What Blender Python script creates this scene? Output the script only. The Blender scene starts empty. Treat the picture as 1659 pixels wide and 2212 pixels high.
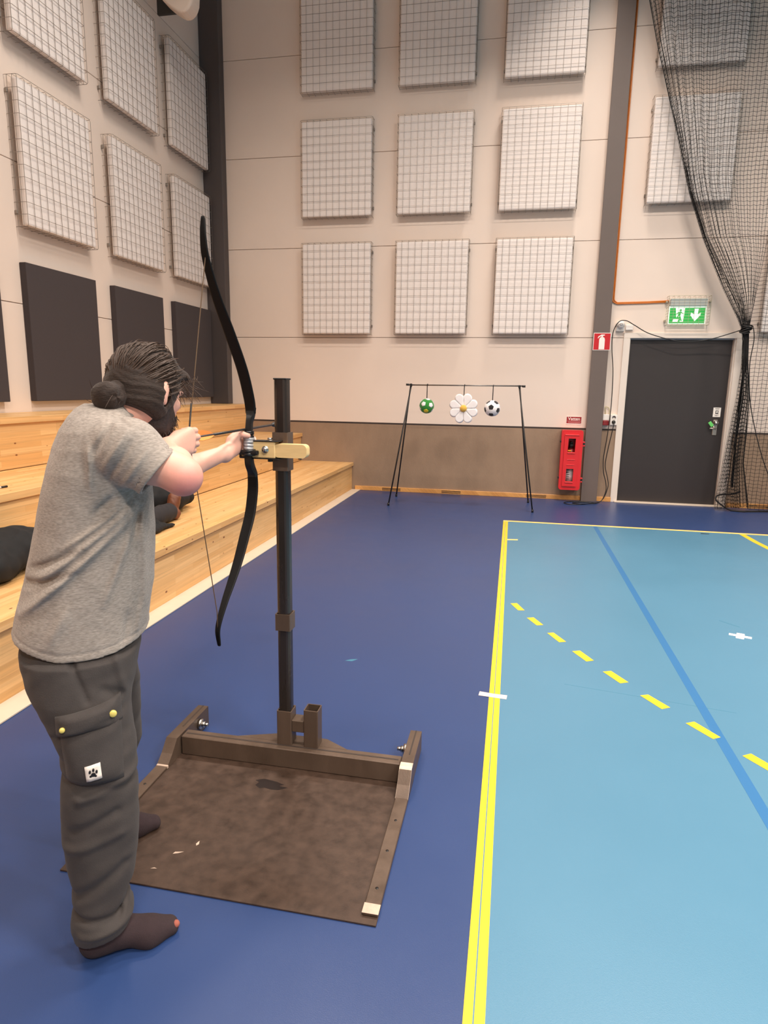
import bpy, bmesh, math, random
import numpy as np
from mathutils import Vector, Matrix
random.seed(7)
S = bpy.context.scene
C = S.collection
PI = math.pi

# ------------------------------------------------------------------ camera
YAW, PITCH, ROLL = 0.193484, -0.191680, 0.016485
def cam_axes():
    cy, sy = math.cos(YAW), math.sin(YAW)
    right = Vector((cy, sy, 0)); fw = Vector((-sy, cy, 0)); up = Vector((0, 0, 1))
    f2 = fw*math.cos(PITCH) + up*math.sin(PITCH); u2 = up*math.cos(PITCH) - fw*math.sin(PITCH)
    r3 = right*math.cos(ROLL) + u2*math.sin(ROLL); u3 = u2*math.cos(ROLL) - right*math.sin(ROLL)
    return r3, u3, f2
r3, u3, f3 = cam_axes()
cd = bpy.data.cameras.new('camera'); cam = bpy.data.objects.new('camera', cd); C.objects.link(cam)
cd.sensor_fit = 'VERTICAL'; cd.sensor_height = 36.0; cd.lens = 1385.95/2212*36.0
cd.clip_start = 0.05; cd.clip_end = 100
cam.matrix_world = Matrix(((r3.x, u3.x, -f3.x, 0), (r3.y, u3.y, -f3.y, 0), (r3.z, u3.z, -f3.z, 1.47), (0, 0, 0, 1)))
S.camera = cam

# ------------------------------------------------------------------ world, lamps, exposure
w = bpy.data.worlds.new('hall_air'); S.world = w; w.use_nodes = True
w.node_tree.nodes['Background'].inputs[0].default_value = (1.0, 0.92, 0.85, 1)
w.node_tree.nodes['Background'].inputs[1].default_value = 0.03
S.view_settings.view_transform = 'Standard'; S.view_settings.look = 'None'
S.view_settings.gamma = 1.0; S.view_settings.exposure = 0.0
try: S.view_settings.use_curve_mapping = False
except Exception: pass

def lamp(name, loc, energy, sx, sy, col=(1.0, 0.885, 0.79), spread=150):
    d = bpy.data.lights.new(name, 'AREA'); d.shape = 'RECTANGLE'; d.size = sx; d.size_y = sy
    d.energy = energy; d.color = col; d.spread = math.radians(spread)
    o = bpy.data.objects.new(name, d); o.location = loc; C.objects.link(o)
    return o
CEIL = 8.0
SPR = 143
LAMPS = [((0.70, 7.85, 7.3), 38, 0.35, 0.35, 84), ((1.6, 5.0, 7.0), 230, 1.4, 0.4, SPR), ((5.6, 5.0, 7.0), 70, 1.4, 0.4, SPR), ((-1.9, 5.0, 7.0), 120, 1.4, 0.4, SPR),
         ((1.6, 0.8, 7.0), 200, 1.4, 0.4, SPR), ((5.6, 0.8, 7.0), 320, 1.4, 0.4, SPR), ((-1.9, 0.8, 7.0), 80, 1.4, 0.4, SPR), ((1.6, -3.5, 7.0), 380, 1.4, 0.4, SPR),
         ((5.6, -3.5, 7.0), 380, 1.4, 0.4, SPR), ((9.6, 2.8, 7.0), 480, 1.4, 0.4, SPR)]
for i, (loc, e, sx, sy, sp) in enumerate(LAMPS):
    lamp('ceiling_lamp', loc, e, sx, sy, spread=sp)

# ------------------------------------------------------------------ helpers
def lin(r, g, b):
    f = lambda c: (c/255/12.92) if c/255 <= 0.04045 else ((c/255+0.055)/1.055)**2.4
    return (f(r), f(g), f(b), 1.0)

MATS = {}
def pbr(name, base, rough=0.5, metal=0.0, var=0.0, vscale=8.0, bump=0.0, bscale=120.0, coat=0.0, sheen=0.0,
        stretch=(1, 1, 1), emit=0.0, alpha=1.0, spec=0.5, sub=0.0, rvar=0.0):
    if name in MATS: return MATS[name]
    m = bpy.data.materials.new(name); m.use_nodes = True; nt = m.node_tree; N = nt.nodes; Lk = nt.links
    b = N['Principled BSDF']
    b.inputs['Base Color'].default_value = base; b.inputs['Roughness'].default_value = rough
    b.inputs['Metallic'].default_value = metal; b.inputs['Specular IOR Level'].default_value = spec
    b.inputs['Coat Weight'].default_value = coat; b.inputs['Sheen Weight'].default_value = sheen
    if sub: b.inputs['Subsurface Weight'].default_value = sub; b.inputs['Subsurface Radius'].default_value = (0.012, 0.005, 0.003)
    tc = N.new('ShaderNodeTexCoord'); mp = N.new('ShaderNodeMapping'); mp.inputs['Scale'].default_value = stretch
    Lk.new(tc.outputs['Object'], mp.inputs['Vector'])
    if var:
        n = N.new('ShaderNodeTexNoise'); n.inputs['Scale'].default_value = vscale; n.inputs['Detail'].default_value = 6; n.inputs['Roughness'].default_value = 0.6
        Lk.new(mp.outputs[0], n.inputs['Vector'])
        r = N.new('ShaderNodeMapRange'); r.inputs['From Min'].default_value = 0.25; r.inputs['From Max'].default_value = 0.75
        r.inputs['To Min'].default_value = 1-var; r.inputs['To Max'].default_value = 1+var
        Lk.new(n.outputs['Fac'], r.inputs['Value'])
        v = N.new('ShaderNodeVectorMath'); v.operation = 'SCALE'; v.inputs[0].default_value = base[:3]
        Lk.new(r.outputs[0], v.inputs['Scale']); Lk.new(v.outputs[0], b.inputs['Base Color'])
        if rvar:
            r2 = N.new('ShaderNodeMapRange'); r2.inputs['From Min'].default_value = 0.3; r2.inputs['From Max'].default_value = 0.7
            r2.inputs['To Min'].default_value = rough-rvar; r2.inputs['To Max'].default_value = rough+rvar
            Lk.new(n.outputs['Fac'], r2.inputs['Value']); Lk.new(r2.outputs[0], b.inputs['Roughness'])
    if bump:
        n2 = N.new('ShaderNodeTexNoise'); n2.inputs['Scale'].default_value = bscale; n2.inputs['Detail'].default_value = 4
        Lk.new(mp.outputs[0], n2.inputs['Vector'])
        bp = N.new('ShaderNodeBump'); bp.inputs['Strength'].default_value = bump; bp.inputs['Distance'].default_value = 0.004
        Lk.new(n2.outputs['Fac'], bp.inputs['Height']); Lk.new(bp.outputs[0], b.inputs['Normal'])
    if emit:
        b.inputs['Emission Color'].default_value = base; b.inputs['Emission Strength'].default_value = emit
    if alpha < 1: b.inputs['Alpha'].default_value = alpha
    MATS[name] = m
    return m

def wood(name, c1, c2, knot, stave=0.043, length=0.7, rough=0.42, grain=0.10, knots=True):
    if name in MATS: return MATS[name]
    m = bpy.data.materials.new(name); m.use_nodes = True; nt = m.node_tree; N = nt.nodes; Lk = nt.links
    b = N['Principled BSDF']; b.inputs['Roughness'].default_value = rough
    tc = N.new('ShaderNodeTexCoord'); sp = N.new('ShaderNodeSeparateXYZ'); Lk.new(tc.outputs['Object'], sp.inputs[0])
    ad = N.new('ShaderNodeMath'); ad.operation = 'ADD'; Lk.new(sp.outputs[0], ad.inputs[0]); Lk.new(sp.outputs[2], ad.inputs[1])
    cb = N.new('ShaderNodeCombineXYZ'); Lk.new(sp.outputs[1], cb.inputs[0]); Lk.new(ad.outputs[0], cb.inputs[1])
    br = N.new('ShaderNodeTexBrick'); br.inputs['Scale'].default_value = 1.0
    br.inputs['Color1'].default_value = c1; br.inputs['Color2'].default_value = c2
    br.inputs['Mortar'].default_value = tuple(x*0.75 for x in c1[:3])+(1,)
    br.inputs['Mortar Size'].default_value = 0.0006; br.inputs['Brick Width'].default_value = length; br.inputs['Row Height'].default_value = stave
    br.offset = 0.37; br.inputs['Bias'].default_value = 0.0
    Lk.new(cb.outputs[0], br.inputs['Vector'])
    # long grain
    mp = N.new('ShaderNodeMapping'); mp.inputs['Scale'].default_value = (1.6, 55, 1); Lk.new(cb.outputs[0], mp.inputs['Vector'])
    n = N.new('ShaderNodeTexNoise'); n.inputs['Scale'].default_value = 1.0; n.inputs['Detail'].default_value = 5; n.inputs['Distortion'].default_value = 0.6
    Lk.new(mp.outputs[0], n.inputs['Vector'])
    r = N.new('ShaderNodeMapRange'); r.inputs['From Min'].default_value = 0.3; r.inputs['From Max'].default_value = 0.7
    r.inputs['To Min'].default_value = 1-grain*1.6; r.inputs['To Max'].default_value = 1+grain*0.6; Lk.new(n.outputs['Fac'], r.inputs['Value'])
    oi = N.new('ShaderNodeObjectInfo'); r3_ = N.new('ShaderNodeMapRange'); r3_.inputs['To Min'].default_value = 0.94; r3_.inputs['To Max'].default_value = 1.05
    Lk.new(oi.outputs['Random'], r3_.inputs['Value'])
    mu = N.new('ShaderNodeMath'); mu.operation = 'MULTIPLY'; Lk.new(r.outputs[0], mu.inputs[0]); Lk.new(r3_.outputs[0], mu.inputs[1])
    sc = N.new('ShaderNodeVectorMath'); sc.operation = 'SCALE'; Lk.new(br.outputs['Color'], sc.inputs[0]); Lk.new(mu.outputs[0], sc.inputs['Scale'])
    last = sc.outputs[0]
    if knots:
        mk = N.new('ShaderNodeMapping'); mk.inputs['Scale'].default_value = (5.5, 11, 1); Lk.new(cb.outputs[0], mk.inputs['Vector'])
        vo = N.new('ShaderNodeTexVoronoi'); vo.voronoi_dimensions = '2D'; vo.inputs['Scale'].default_value = 1.0; Lk.new(mk.outputs[0], vo.inputs['Vector'])
        sv = N.new('ShaderNodeSeparateColor'); Lk.new(vo.outputs['Color'], sv.inputs[0])
        th = N.new('ShaderNodeMapRange'); th.inputs['From Min'].default_value = 0.72; th.inputs['From Max'].default_value = 1.0
        th.inputs['To Min'].default_value = 0.0; th.inputs['To Max'].default_value = 0.10; Lk.new(sv.outputs[0], th.inputs['Value'])
        df = N.new('ShaderNodeMath'); df.operation = 'SUBTRACT'; Lk.new(th.outputs[0], df.inputs[0]); Lk.new(vo.outputs['Distance'], df.inputs[1])
        ml = N.new('ShaderNodeMath'); ml.operation = 'MULTIPLY'; ml.inputs[1].default_value = 22; ml.use_clamp = True; Lk.new(df.outputs[0], ml.inputs[0])
        mx = N.new('ShaderNodeMixRGB'); Lk.new(ml.outputs[0], mx.inputs[0]); Lk.new(last, mx.inputs[1]); mx.inputs[2].default_value = knot
        last = mx.outputs[0]
    Lk.new(last, b.inputs['Base Color'])
    bp = N.new('ShaderNodeBump'); bp.inputs['Strength'].default_value = 0.05; bp.inputs['Distance'].default_value = 0.002
    Lk.new(n.outputs['Fac'], bp.inputs['Height']); Lk.new(bp.outputs[0], b.inputs['Normal'])
    MATS[name] = m
    return m

class MB:
    """collects simple shapes into one mesh"""
    def __init__(s): s.v = []; s.f = []; s.sm = []
    def add(s, vs, fs, smooth=False):
        o = len(s.v); s.v += [tuple(v) for v in vs]; s.f += [tuple(i+o for i in f) for f in fs]; s.sm += [smooth]*len(fs)
    def box(s, x0, x1, y0, y1, z0, z1, c=0.0, M=None):
        if c <= 0:
            vs = [(x, y, z) for x in (x0, x1) for y in (y0, y1) for z in (z0, z1)]
            fs = [(0, 1, 3, 2), (4, 6, 7, 5), (0, 4, 5, 1), (2, 3, 7, 6), (0, 2, 6, 4), (1, 5, 7, 3)]
        else:
            bm = bmesh.new(); bmesh.ops.create_cube(bm, size=1)
            for v in bm.verts:
                v.co = Vector(((x0+x1)/2+v.co.x*(x1-x0), (y0+y1)/2+v.co.y*(y1-y0), (z0+z1)/2+v.co.z*(z1-z0)))
            bmesh.ops.bevel(bm, geom=bm.edges[:], offset=c, segments=2 if c > 0.004 else 1, affect='EDGES', profile=0.6)
            bm.verts.index_update()
            vs = [v.co.copy() for v in bm.verts]; fs = [tuple(v.index for v in f.verts) for f in bm.faces]; bm.free()
        if M is not None: vs = [M @ Vector(v) for v in vs]
        s.add(vs, fs); return s
    def tube(s, pts, r, n=6, closed=False, cap=True):
        P = [Vector(p) for p in pts]; k = len(P); rr = r if hasattr(r, '__len__') else [r]*k
        if k < 2: return s
        ref = None; vs = []
        for i in range(k):
            if closed: t = P[(i+1) % k]-P[i-1]
            else: t = P[min(i+1, k-1)]-P[max(i-1, 0)]
            t.normalize()
            if ref is None:
                ref = t.orthogonal().normalized()
            ref = (ref - t*ref.dot(t))
            ref = ref.normalized() if ref.length > 1e-6 else t.orthogonal().normalized()
            b = t.cross(ref)
            for j in range(n):
                a = 2*PI*(j+0.5)/n
                vs.append(P[i]+ref*(math.cos(a)*rr[i])+b*(math.sin(a)*rr[i]))
        fs = []
        for i in range(k if closed else k-1):
            i2 = (i+1) % k
            for j in range(n):
                fs.append((i*n+j, i*n+(j+1) % n, i2*n+(j+1) % n, i2*n+j))
        if cap and not closed:
            fs.append(tuple(range(n-1, -1, -1))); fs.append(tuple((k-1)*n+j for j in range(n)))
        s.add(vs, fs, n > 4); return s
    def lathe(s, prof, axis='Z', loc=(0, 0, 0), n=20, smooth=True):
        vs = []; fs = []
        for (r, h) in prof:
            for j in range(n):
                a = 2*PI*j/n; x, y = r*math.cos(a), r*math.sin(a)
                p = {'Z': (x, y, h), 'Y': (x, -h, y), 'X': (h, x, y)}[axis]
                vs.append((p[0]+loc[0], p[1]+loc[1], p[2]+loc[2]))
        k = len(prof)
        for i in range(k-1):
            for j in range(n):
                fs.append((i*n+j, i*n+(j+1) % n, (i+1)*n+(j+1) % n, (i+1)*n+j))
        fs.append(tuple(range(n-1, -1, -1))); fs.append(tuple((k-1)*n+j for j in range(n)))
        s.add(vs, fs, smooth); return s
    def prism(s, poly, axis, a, b):
        """poly: 2D outline; axis 'Y': points are (x,z) extruded y a..b; 'Z': (x,y); 'X': (y,z)"""
        n = len(poly)
        def P(p, h): return {'Y': (p[0], h, p[1]), 'Z': (p[0], p[1], h), 'X': (h, p[0], p[1])}[axis]
        vs = [P(p, a) for p in poly]+[P(p, b) for p in poly]
        fs = [tuple(range(n-1, -1, -1)), tuple(range(n, 2*n))]+[(i, (i+1) % n, n+(i+1) % n, n+i) for i in range(n)]
        s.add(vs, fs); return s
    def build(s, name, m, parent=None, loc=None, bevel=0.0, fixn=True):
        me = bpy.data.meshes.new(name); me.from_pydata(s.v, [], s.f)
        me.polygons.foreach_set('use_smooth', s.sm)
        if fixn:
            bm = bmesh.new(); bm.from_mesh(me); bmesh.ops.recalc_face_normals(bm, faces=bm.faces[:]); bm.to_mesh(me); bm.free()
        me.materials.append(m); me.update()
        o = bpy.data.objects.new(name, me); C.objects.link(o)
        if parent is not None: o.parent = parent
        if loc: o.location = loc
        return o

def tag(o, label, cat, group=None, kind=None):
    o['label'] = label
    if cat: o['category'] = cat
    if group: o['group'] = group
    if kind: o['kind'] = kind
    return o
def empty(name, loc=(0, 0, 0), rz=0.0):
    o = bpy.data.objects.new(name, None); o.location = loc; o.rotation_euler = (0, 0, rz); o.empty_display_size = 0.1; C.objects.link(o); return o
def struct(o): o['kind'] = 'structure'; return o
def stuff(o): o['kind'] = 'stuff'; return o
def thing(name, label, cat, loc=(0, 0, 0), group=None, rz=0.0): return tag(empty(name, loc, rz), label, cat, group)
def dup(root, loc=None, rz=None):
    r = root.copy(); C.objects.link(r)
    if loc is not None: r.location = loc
    if rz is not None: r.rotation_euler = (0, 0, rz)
    for ch in list(root.children):
        c = ch.copy(); C.objects.link(c); c.parent = r
        for g in list(ch.children):
            d = g.copy(); C.objects.link(d); d.parent = c
    return r
def curve_pts(P, n=8, closed=False):
    """Catmull-Rom through P"""
    P = [Vector(p) for p in P]; k = len(P); out = []
    for i in range(k if closed else k-1):
        if closed: a, b, c, d = P[i-1], P[i], P[(i+1) % k], P[(i+2) % k]
        else: a, b, c, d = P[max(i-1, 0)], P[i], P[i+1], P[min(i+2, k-1)]
        for j in range(n):
            t = j/n
            out.append(0.5*((2*b)+(c-a)*t+(2*a-5*b+4*c-d)*t*t+(3*b-a-3*c+d)*t**3))
    if not closed: out.append(P[-1])
    return out

# ------------------------------------------------------------------ signed-distance modelling (organic shapes)
def V3(*a): return np.array(a, dtype=np.float64)
def rcone(a, b, r1, r2, k=0.0):
    a = np.array(a, float); b = np.array(b, float); R = max(r1, r2)
    ba = b-a; l2 = max(ba@ba, 1e-12)
    def f(p):
        t = np.clip(((p-a)@ba)/l2, 0, 1)
        return np.linalg.norm(p-a-t[:, None]*ba, axis=1)-(r1+(r2-r1)*t)
    return (f, np.minimum(a, b)-R, np.maximum(a, b)+R, k)
def ellip(c, rad, axes=None, k=0.0):
    c = np.array(c, float); rad = np.array(rad, float); A = np.eye(3) if axes is None else np.array(axes, float)
    def f(p):
        q = (p-c)@A.T
        k0 = np.linalg.norm(q/rad, axis=1); k1 = np.linalg.norm(q/(rad*rad), axis=1)
        return np.where(k1 > 1e-9, k0*(k0-1)/np.maximum(k1, 1e-9), -rad.min())
    R = rad.max()
    return (f, c-R, c+R, k)
def loft(secs, k=0.0, p4=2.4):
    """vertical stack of superellipse sections (z, cu, a, cw, b)"""
    s = np.array(sorted(secs), float); z = s[:, 0]
    def f(p):
        zz = np.clip(p[:, 2], z[0], z[-1])
        cu, a, cw, b = (np.interp(zz, z, s[:, i]) for i in (1, 2, 3, 4))
        du, dw = p[:, 0]-cu, p[:, 1]-cw
        e = ((np.abs(du)/a)**p4+(np.abs(dw)/b)**p4)**(1/p4)
        r = np.sqrt(du*du+dw*dw)
        d = np.where(e > 1e-6, (e-1)*r/np.maximum(e, 1e-6), -np.minimum(a, b))
        d = np.maximum(d, -np.minimum(a, b))
        dz = np.maximum(z[0]-p[:, 2], p[:, 2]-z[-1])
        return np.where(dz > 0, np.sqrt(np.maximum(d, 0)**2+dz**2), np.maximum(d, dz))*0.9
    lo = np.array([(s[:, 1]-s[:, 2]).min(), (s[:, 3]-s[:, 4]).min(), z[0]]); hi = np.array([(s[:, 1]+s[:, 2]).max(), (s[:, 3]+s[:, 4]).max(), z[-1]])
    return (f, lo, hi, k)
def smin(a, b, k):
    if k <= 0: return np.minimum(a, b)
    h = np.clip(0.5+0.5*(b-a)/k, 0, 1)
    return b+(a-b)*h-k*h*(1-h)
class Field:
    def __init__(s, prims, post=None): s.prims = prims; s.post = post
    def __call__(s, p, m=0.08):
        d = np.full(len(p), m+0.02)
        for (f, lo, hi, k) in s.prims:
            msk = np.all((p > lo-m) & (p < hi+m), axis=1)
            if not msk.any(): continue
            q = p[msk]; d[msk] = smin(d[msk], f(q), k)
        if s.post is not None: d = s.post(p, d)
        return d
    def bounds(s):
        return np.min([q[1] for q in s.prims], axis=0)-0.03, np.max([q[2] for q in s.prims], axis=0)+0.03
_rs = np.random.RandomState(3)
_WV = [(_rs.normal(size=3), _rs.uniform(0, 6.28)) for _ in range(24)]
def wav(p, freq, seed=0, n=5, st=(1, 1, 1)):
    q = p*np.array(st)*freq; o = np.zeros(len(p))
    for i in range(n):
        v, ph = _WV[(seed*5+i) % 24]
        v = v/np.linalg.norm(v)
        o += np.sin(q@v*(1+0.23*i)+ph+0.8*np.sin(q@_WV[(seed*5+i+7) % 24][0]*0.5))
    return o/n
def seg_dist(p, a, b):
    a = np.array(a, float); b = np.array(b, float); ba = b-a
    t = np.clip(((p-a)@ba)/(ba@ba), 0, 1)
    return np.linalg.norm(p-a-t[:, None]*ba, axis=1), t
OFF = np.array([[i, j, k] for i in (0, 1) for j in (0, 1) for k in (0, 1)])
def mesh_field(F, h, lo=None, hi=None, levels=5):
    if lo is None: lo, hi = F.bounds()
    s = h*2**levels
    n = np.ceil((np.array(hi)-lo)/s).astype(int)+1
    g = np.stack(np.meshgrid(*[np.arange(x) for x in n], indexing='ij'), -1).reshape(-1, 3)
    while True:
        d = F(lo+(g+0.5)*s, max(0.08, 1.6*s))
        g = g[np.abs(d) < s*1.3+0.012]
        if s <= h*1.001: break
        g = (g[:, None]*2+OFF[None]).reshape(-1, 3); s /= 2
    BASE = np.int64(1 << 20)
    key = lambda a: (a[..., 0].astype(np.int64)*BASE+a[..., 1])*BASE+a[..., 2]
    cor = (g[:, None]+OFF[None]).reshape(-1, 3)
    uk, first, inv = np.unique(key(cor), return_index=True, return_inverse=True)
    val = F(lo+cor[first]*h, 0.08)[inv.reshape(-1)].reshape(-1, 8)
    ins = val < 0
    act = ins.any(1) & ~ins.all(1)
    g = g[act]; val = val[act]; ins = ins[act]
    order = np.argsort(key(g)); g = g[order]; val = val[order]; ins = ins[order]; gk = key(g)
    ED = [(0, 4), (1, 5), (2, 6), (3, 7), (0, 2), (1, 3), (4, 6), (5, 7), (0, 1), (2, 3), (4, 5), (6, 7)]
    acc = np.zeros((len(g), 3)); cnt = np.zeros(len(g))
    for a, b in ED:
        cr = ins[:, a] != ins[:, b]
        t = val[cr, a]/(val[cr, a]-val[cr, b])
        acc[cr] += OFF[a]+(OFF[b]-OFF[a])*t[:, None]; cnt[cr] += 1
    vs = lo+(g+acc/cnt[:, None])*h
    quads = []
    for ax, e in ((0, 4), (1, 2), (2, 1)):
        cr = np.nonzero(ins[:, 0] != ins[:, e])[0]
        b, c = (ax+1) % 3, (ax+2) % 3
        eb = np.eye(3, dtype=int)[b]; ec = np.eye(3, dtype=int)[c]
        idx = [cr]; ok = np.ones(len(cr), bool)
        for o in (eb, eb+ec, ec):
            kk = key(g[cr]-o); pos = np.clip(np.searchsorted(gk, kk), 0, len(gk)-1)
            ok &= gk[pos] == kk; idx.append(pos)
        q = np.stack(idx, 1)[ok]; flip = ~ins[cr, 0][ok]
        q[flip] = q[flip][:, ::-1]
        quads.append(q)
    return vs, np.concatenate(quads)
def obj_np(name, vs, fs, m, parent=None, smooth=True):
    me = bpy.data.meshes.new(name); k = fs.shape[1]
    me.vertices.add(len(vs)); me.vertices.foreach_set('co', np.asarray(vs, np.float32).ravel())
    me.loops.add(fs.size); me.loops.foreach_set('vertex_index', fs.ravel().astype(np.int32))
    me.polygons.add(len(fs)); me.polygons.foreach_set('loop_start', np.arange(0, fs.size, k, dtype=np.int32))
    me.polygons.foreach_set('use_smooth', np.full(len(fs), smooth)); me.update(calc_edges=True); me.validate()
    me.materials.append(m)
    o = bpy.data.objects.new(name, me); C.objects.link(o)
    if parent is not None: o.parent = parent
    return o
def sdf_obj(name, prims, h, m, parent=None, post=None):
    F = Field(prims, post); vs, fs = mesh_field(F, h)
    return obj_np(name, vs, fs, m, parent), F

# ------------------------------------------------------------------ materials
M_wall = pbr('painted_concrete', lin(229, 212, 198), 0.55, var=0.03, vscale=1.2, bump=0.06, bscale=180)
M_joint = pbr('joint_sealant', lin(150, 132, 120), 0.8)
M_dado = pbr('raw_concrete', lin(150, 126, 104), 0.75, var=0.14, vscale=3.5, bump=0.35, bscale=90, stretch=(1, 1, 0.5))
M_dadocap = pbr('dark_gap', lin(58, 48, 44), 0.8)
M_ceil = pbr('ceiling_paint', lin(228, 218, 208), 0.8, var=0.02)
M_pine = wood('pine_board', lin(232, 187, 128), lin(218, 168, 106), lin(120, 66, 30))
M_pine2 = wood('pine_trim', lin(222, 164, 96), lin(206, 146, 82), lin(130, 80, 40), stave=0.2, length=3.0, knots=False)
M_strip = pbr('pale_trim', lin(206, 190, 170), 0.5, var=0.05, vscale=6)
M_col = pbr('column_paint', lin(104, 92, 86), 0.55, var=0.04, vscale=4, bump=0.05)
M_coldark = pbr('dark_column_paint', lin(74, 67, 66), 0.5, var=0.04, vscale=4)
M_felt = pbr('charcoal_felt', lin(62, 54, 55), 0.95, var=0.06, vscale=60, bump=0.25, bscale=500, sheen=0.05)
M_absorb = pbr('mineral_wool_board', lin(236, 227, 221), 0.9, var=0.03, vscale=30, bump=0.1, bscale=400)
M_wire = pbr('galvanised_wire', lin(148, 140, 132), 0.38, metal=0.7)
M_black = pbr('black_paint', lin(22, 20, 20), 0.5)
M_blackfab = pbr('black_fabric', lin(15, 14, 15), 0.85, var=0.2, vscale=40, bump=0.3, bscale=300)
M_greyfab = pbr('dark_grey_fabric', lin(38, 35, 37), 0.9, var=0.15, vscale=40, bump=0.3, bscale=300)
M_white = pbr('white_plastic', lin(235, 228, 220), 0.4)
M_whitemat = pbr('white_print', lin(240, 234, 226), 0.6)
M_red = pbr('red_plastic', lin(214, 32, 36), 0.35, var=0.05, vscale=5, coat=0.2)
M_redsign = pbr('red_print', lin(176, 28, 34), 0.45)
M_steel = pbr('mill_scale_steel', lin(96, 80, 68), 0.42, metal=0.35, var=0.22, vscale=9, bump=0.08, bscale=160, rvar=0.1, stretch=(1, 1, 0.35))
M_tube = pbr('blued_steel_tube', lin(66, 60, 57), 0.24, metal=0.65, var=0.22, vscale=10, stretch=(1, 1, 0.12), rvar=0.08)
M_chrome = pbr('zinc_bolt', lin(190, 186, 180), 0.25, metal=1.0)
M_worn = pbr('worn_pale_paint', lin(186, 164, 146), 0.6, var=0.22, vscale=28)
M_door = pbr('door_laminate', lin(48, 42, 41), 0.5, var=0.03, vscale=20, bump=0.04, bscale=300)
M_frame = pbr('door_frame_paint', lin(226, 214, 202), 0.45)
M_alu = pbr('aluminium', lin(190, 182, 172), 0.35, metal=0.9)

# ------------------------------------------------------------------ room shell
XL, D = -4.35, 9.01          # left wall, far wall
XR, YB = 15.0, -9.0
def floor_mat(name, base, rough, wear):
    m = pbr(name, base, rough, var=wear, vscale=0.9, bump=0.10, bscale=420, spec=0.5, rvar=0.05)
    return m
M_floor = floor_mat('dark_blue_vinyl', lin(40, 61, 105), 0.36, 0.06)
M_court = floor_mat('light_blue_vinyl', lin(76, 122, 148), 0.38, 0.03)
M_yel = pbr('yellow_line_paint', lin(232, 188, 42), 0.4, var=0.05, vscale=10)
M_yel2 = pbr('pale_orange_line_paint', lin(246, 206, 120), 0.4)
M_bline = pbr('mid_blue_line_paint', lin(46, 104, 152), 0.4)
M_scuff = pbr('scuff_mark', lin(60, 116, 140), 0.5)

b = MB(); b.box(XL, XR, YB, D, -0.1, 0.0); floor = struct(b.build('floor', M_floor))
b = MB(); b.box(-0.036, XR-0.5, YB+0.5, 7.32, 0.0, 0.0008); court = b.build('court_surface', M_court, floor)
def strip(name, pts, m, z0, z1):
    b = MB(); b.prism(pts, 'Z', z0, z1); return b.build(name, m, floor)
strip('court_line', [(-0.041, YB+0.6), (-0.018, YB+0.6), (-0.018, 7.32), (-0.041, 7.32)], M_yel, 0.0008, 0.0014)
strip('court_line', [(-0.0145, YB+0.6), (0.0115, YB+0.6), (0.0115, 7.32), (-0.0145, 7.32)], M_yel, 0.0008, 0.0014)
strip('court_line', [(-0.041, 7.262), (XR-0.6, 7.262), (XR-0.6, 7.32), (-0.041, 7.32)], M_yel2, 0.0014, 0.0018)
strip('court_line', [(0.934, YB+0.6), (0.978, YB+0.6), (0.978, 7.262), (0.934, 7.262)], M_bline, 0.0008, 0.0012)
strip('court_line', [(0.011, 6.33), (0.115, 6.35), (0.115, 6.395), (0.011, 6.375)], M_yel2, 0.0008, 0.0014)
DASH = [((0.054, 4.38), (0.098, 4.398), (0.149, 4.257), (0.106, 4.247)), ((0.161, 4.113), (0.205, 4.131), (0.262, 4.003), (0.22, 3.987)),
        ((0.279, 3.869), (0.318, 3.884), (0.383, 3.751), (0.342, 3.733)), ((0.406, 3.612), (0.451, 3.633), (0.513, 3.506), (0.471, 3.484)),
        ((0.543, 3.368), (0.588, 3.388), (0.657, 3.265), (0.613, 3.243)), ((0.688, 3.125), (0.729, 3.144), (0.806, 3.028), (0.763, 3.002)),
        ((0.841, 2.887), (0.883, 2.911), (0.960, 2.792), (0.923, 2.77)), ((1.004, 2.656), (1.045, 2.682), (1.125, 2.565), (1.085, 2.54)),
        ((1.175, 2.43), (1.216, 2.456), (1.30, 2.345), (1.26, 2.32)), ((1.36, 2.21), (1.40, 2.236), (1.486, 2.13), (1.446, 2.105))]
for q in DASH: strip('line_dash', q, M_yel, 0.0012, 0.0018)
arc = [(2.455, 7.262), (2.47, 6.9), (2.50, 6.6), (2.56, 6.3), (2.65, 6.0)]
strip('court_arc', [(x-0.03, y) for x, y in arc]+[(x+0.03, y) for x, y in arc[::-1]], M_yel, 0.0008, 0.0016)
cx, cy, ca = 1.448, 4.10, -0.35
cr = [(-.062, -.018), (-.022, -.018), (-.022, -.05), (.022, -.05), (.022, -.018), (.062, -.018), (.062, .018), (.022, .018), (.022, .05), (-.022, .05), (-.022, .018), (-.062, .018)]
strip('floor_cross', [(cx+x*math.cos(ca)-y*math.sin(ca), cy+x*math.sin(ca)+y*math.cos(ca)) for x, y in cr], M_whitemat, 0.0008, 0.0014)
strip('scuff_mark', [(1.40, 4.36), (1.405, 4.372), (1.50, 4.268), (1.492, 4.262)], M_scuff, 0.0008, 0.0011)
strip('scuff_mark', [(0.33, 3.168), (0.33, 3.172), (1.10, 3.045), (1.10, 3.041)], M_scuff, 0.0008, 0.0010)
strip('scuff_mark', [(2.02, 7.165), (2.03, 7.20), (2.115, 7.19), (2.10, 7.165)], M_black, 0.0008, 0.0011)
strip('scuff_mark', [(-0.83, 3.19), (-0.80, 3.215), (-0.765, 3.225), (-0.79, 3.19)], M_scuff, 0.0, 0.0004)

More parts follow.
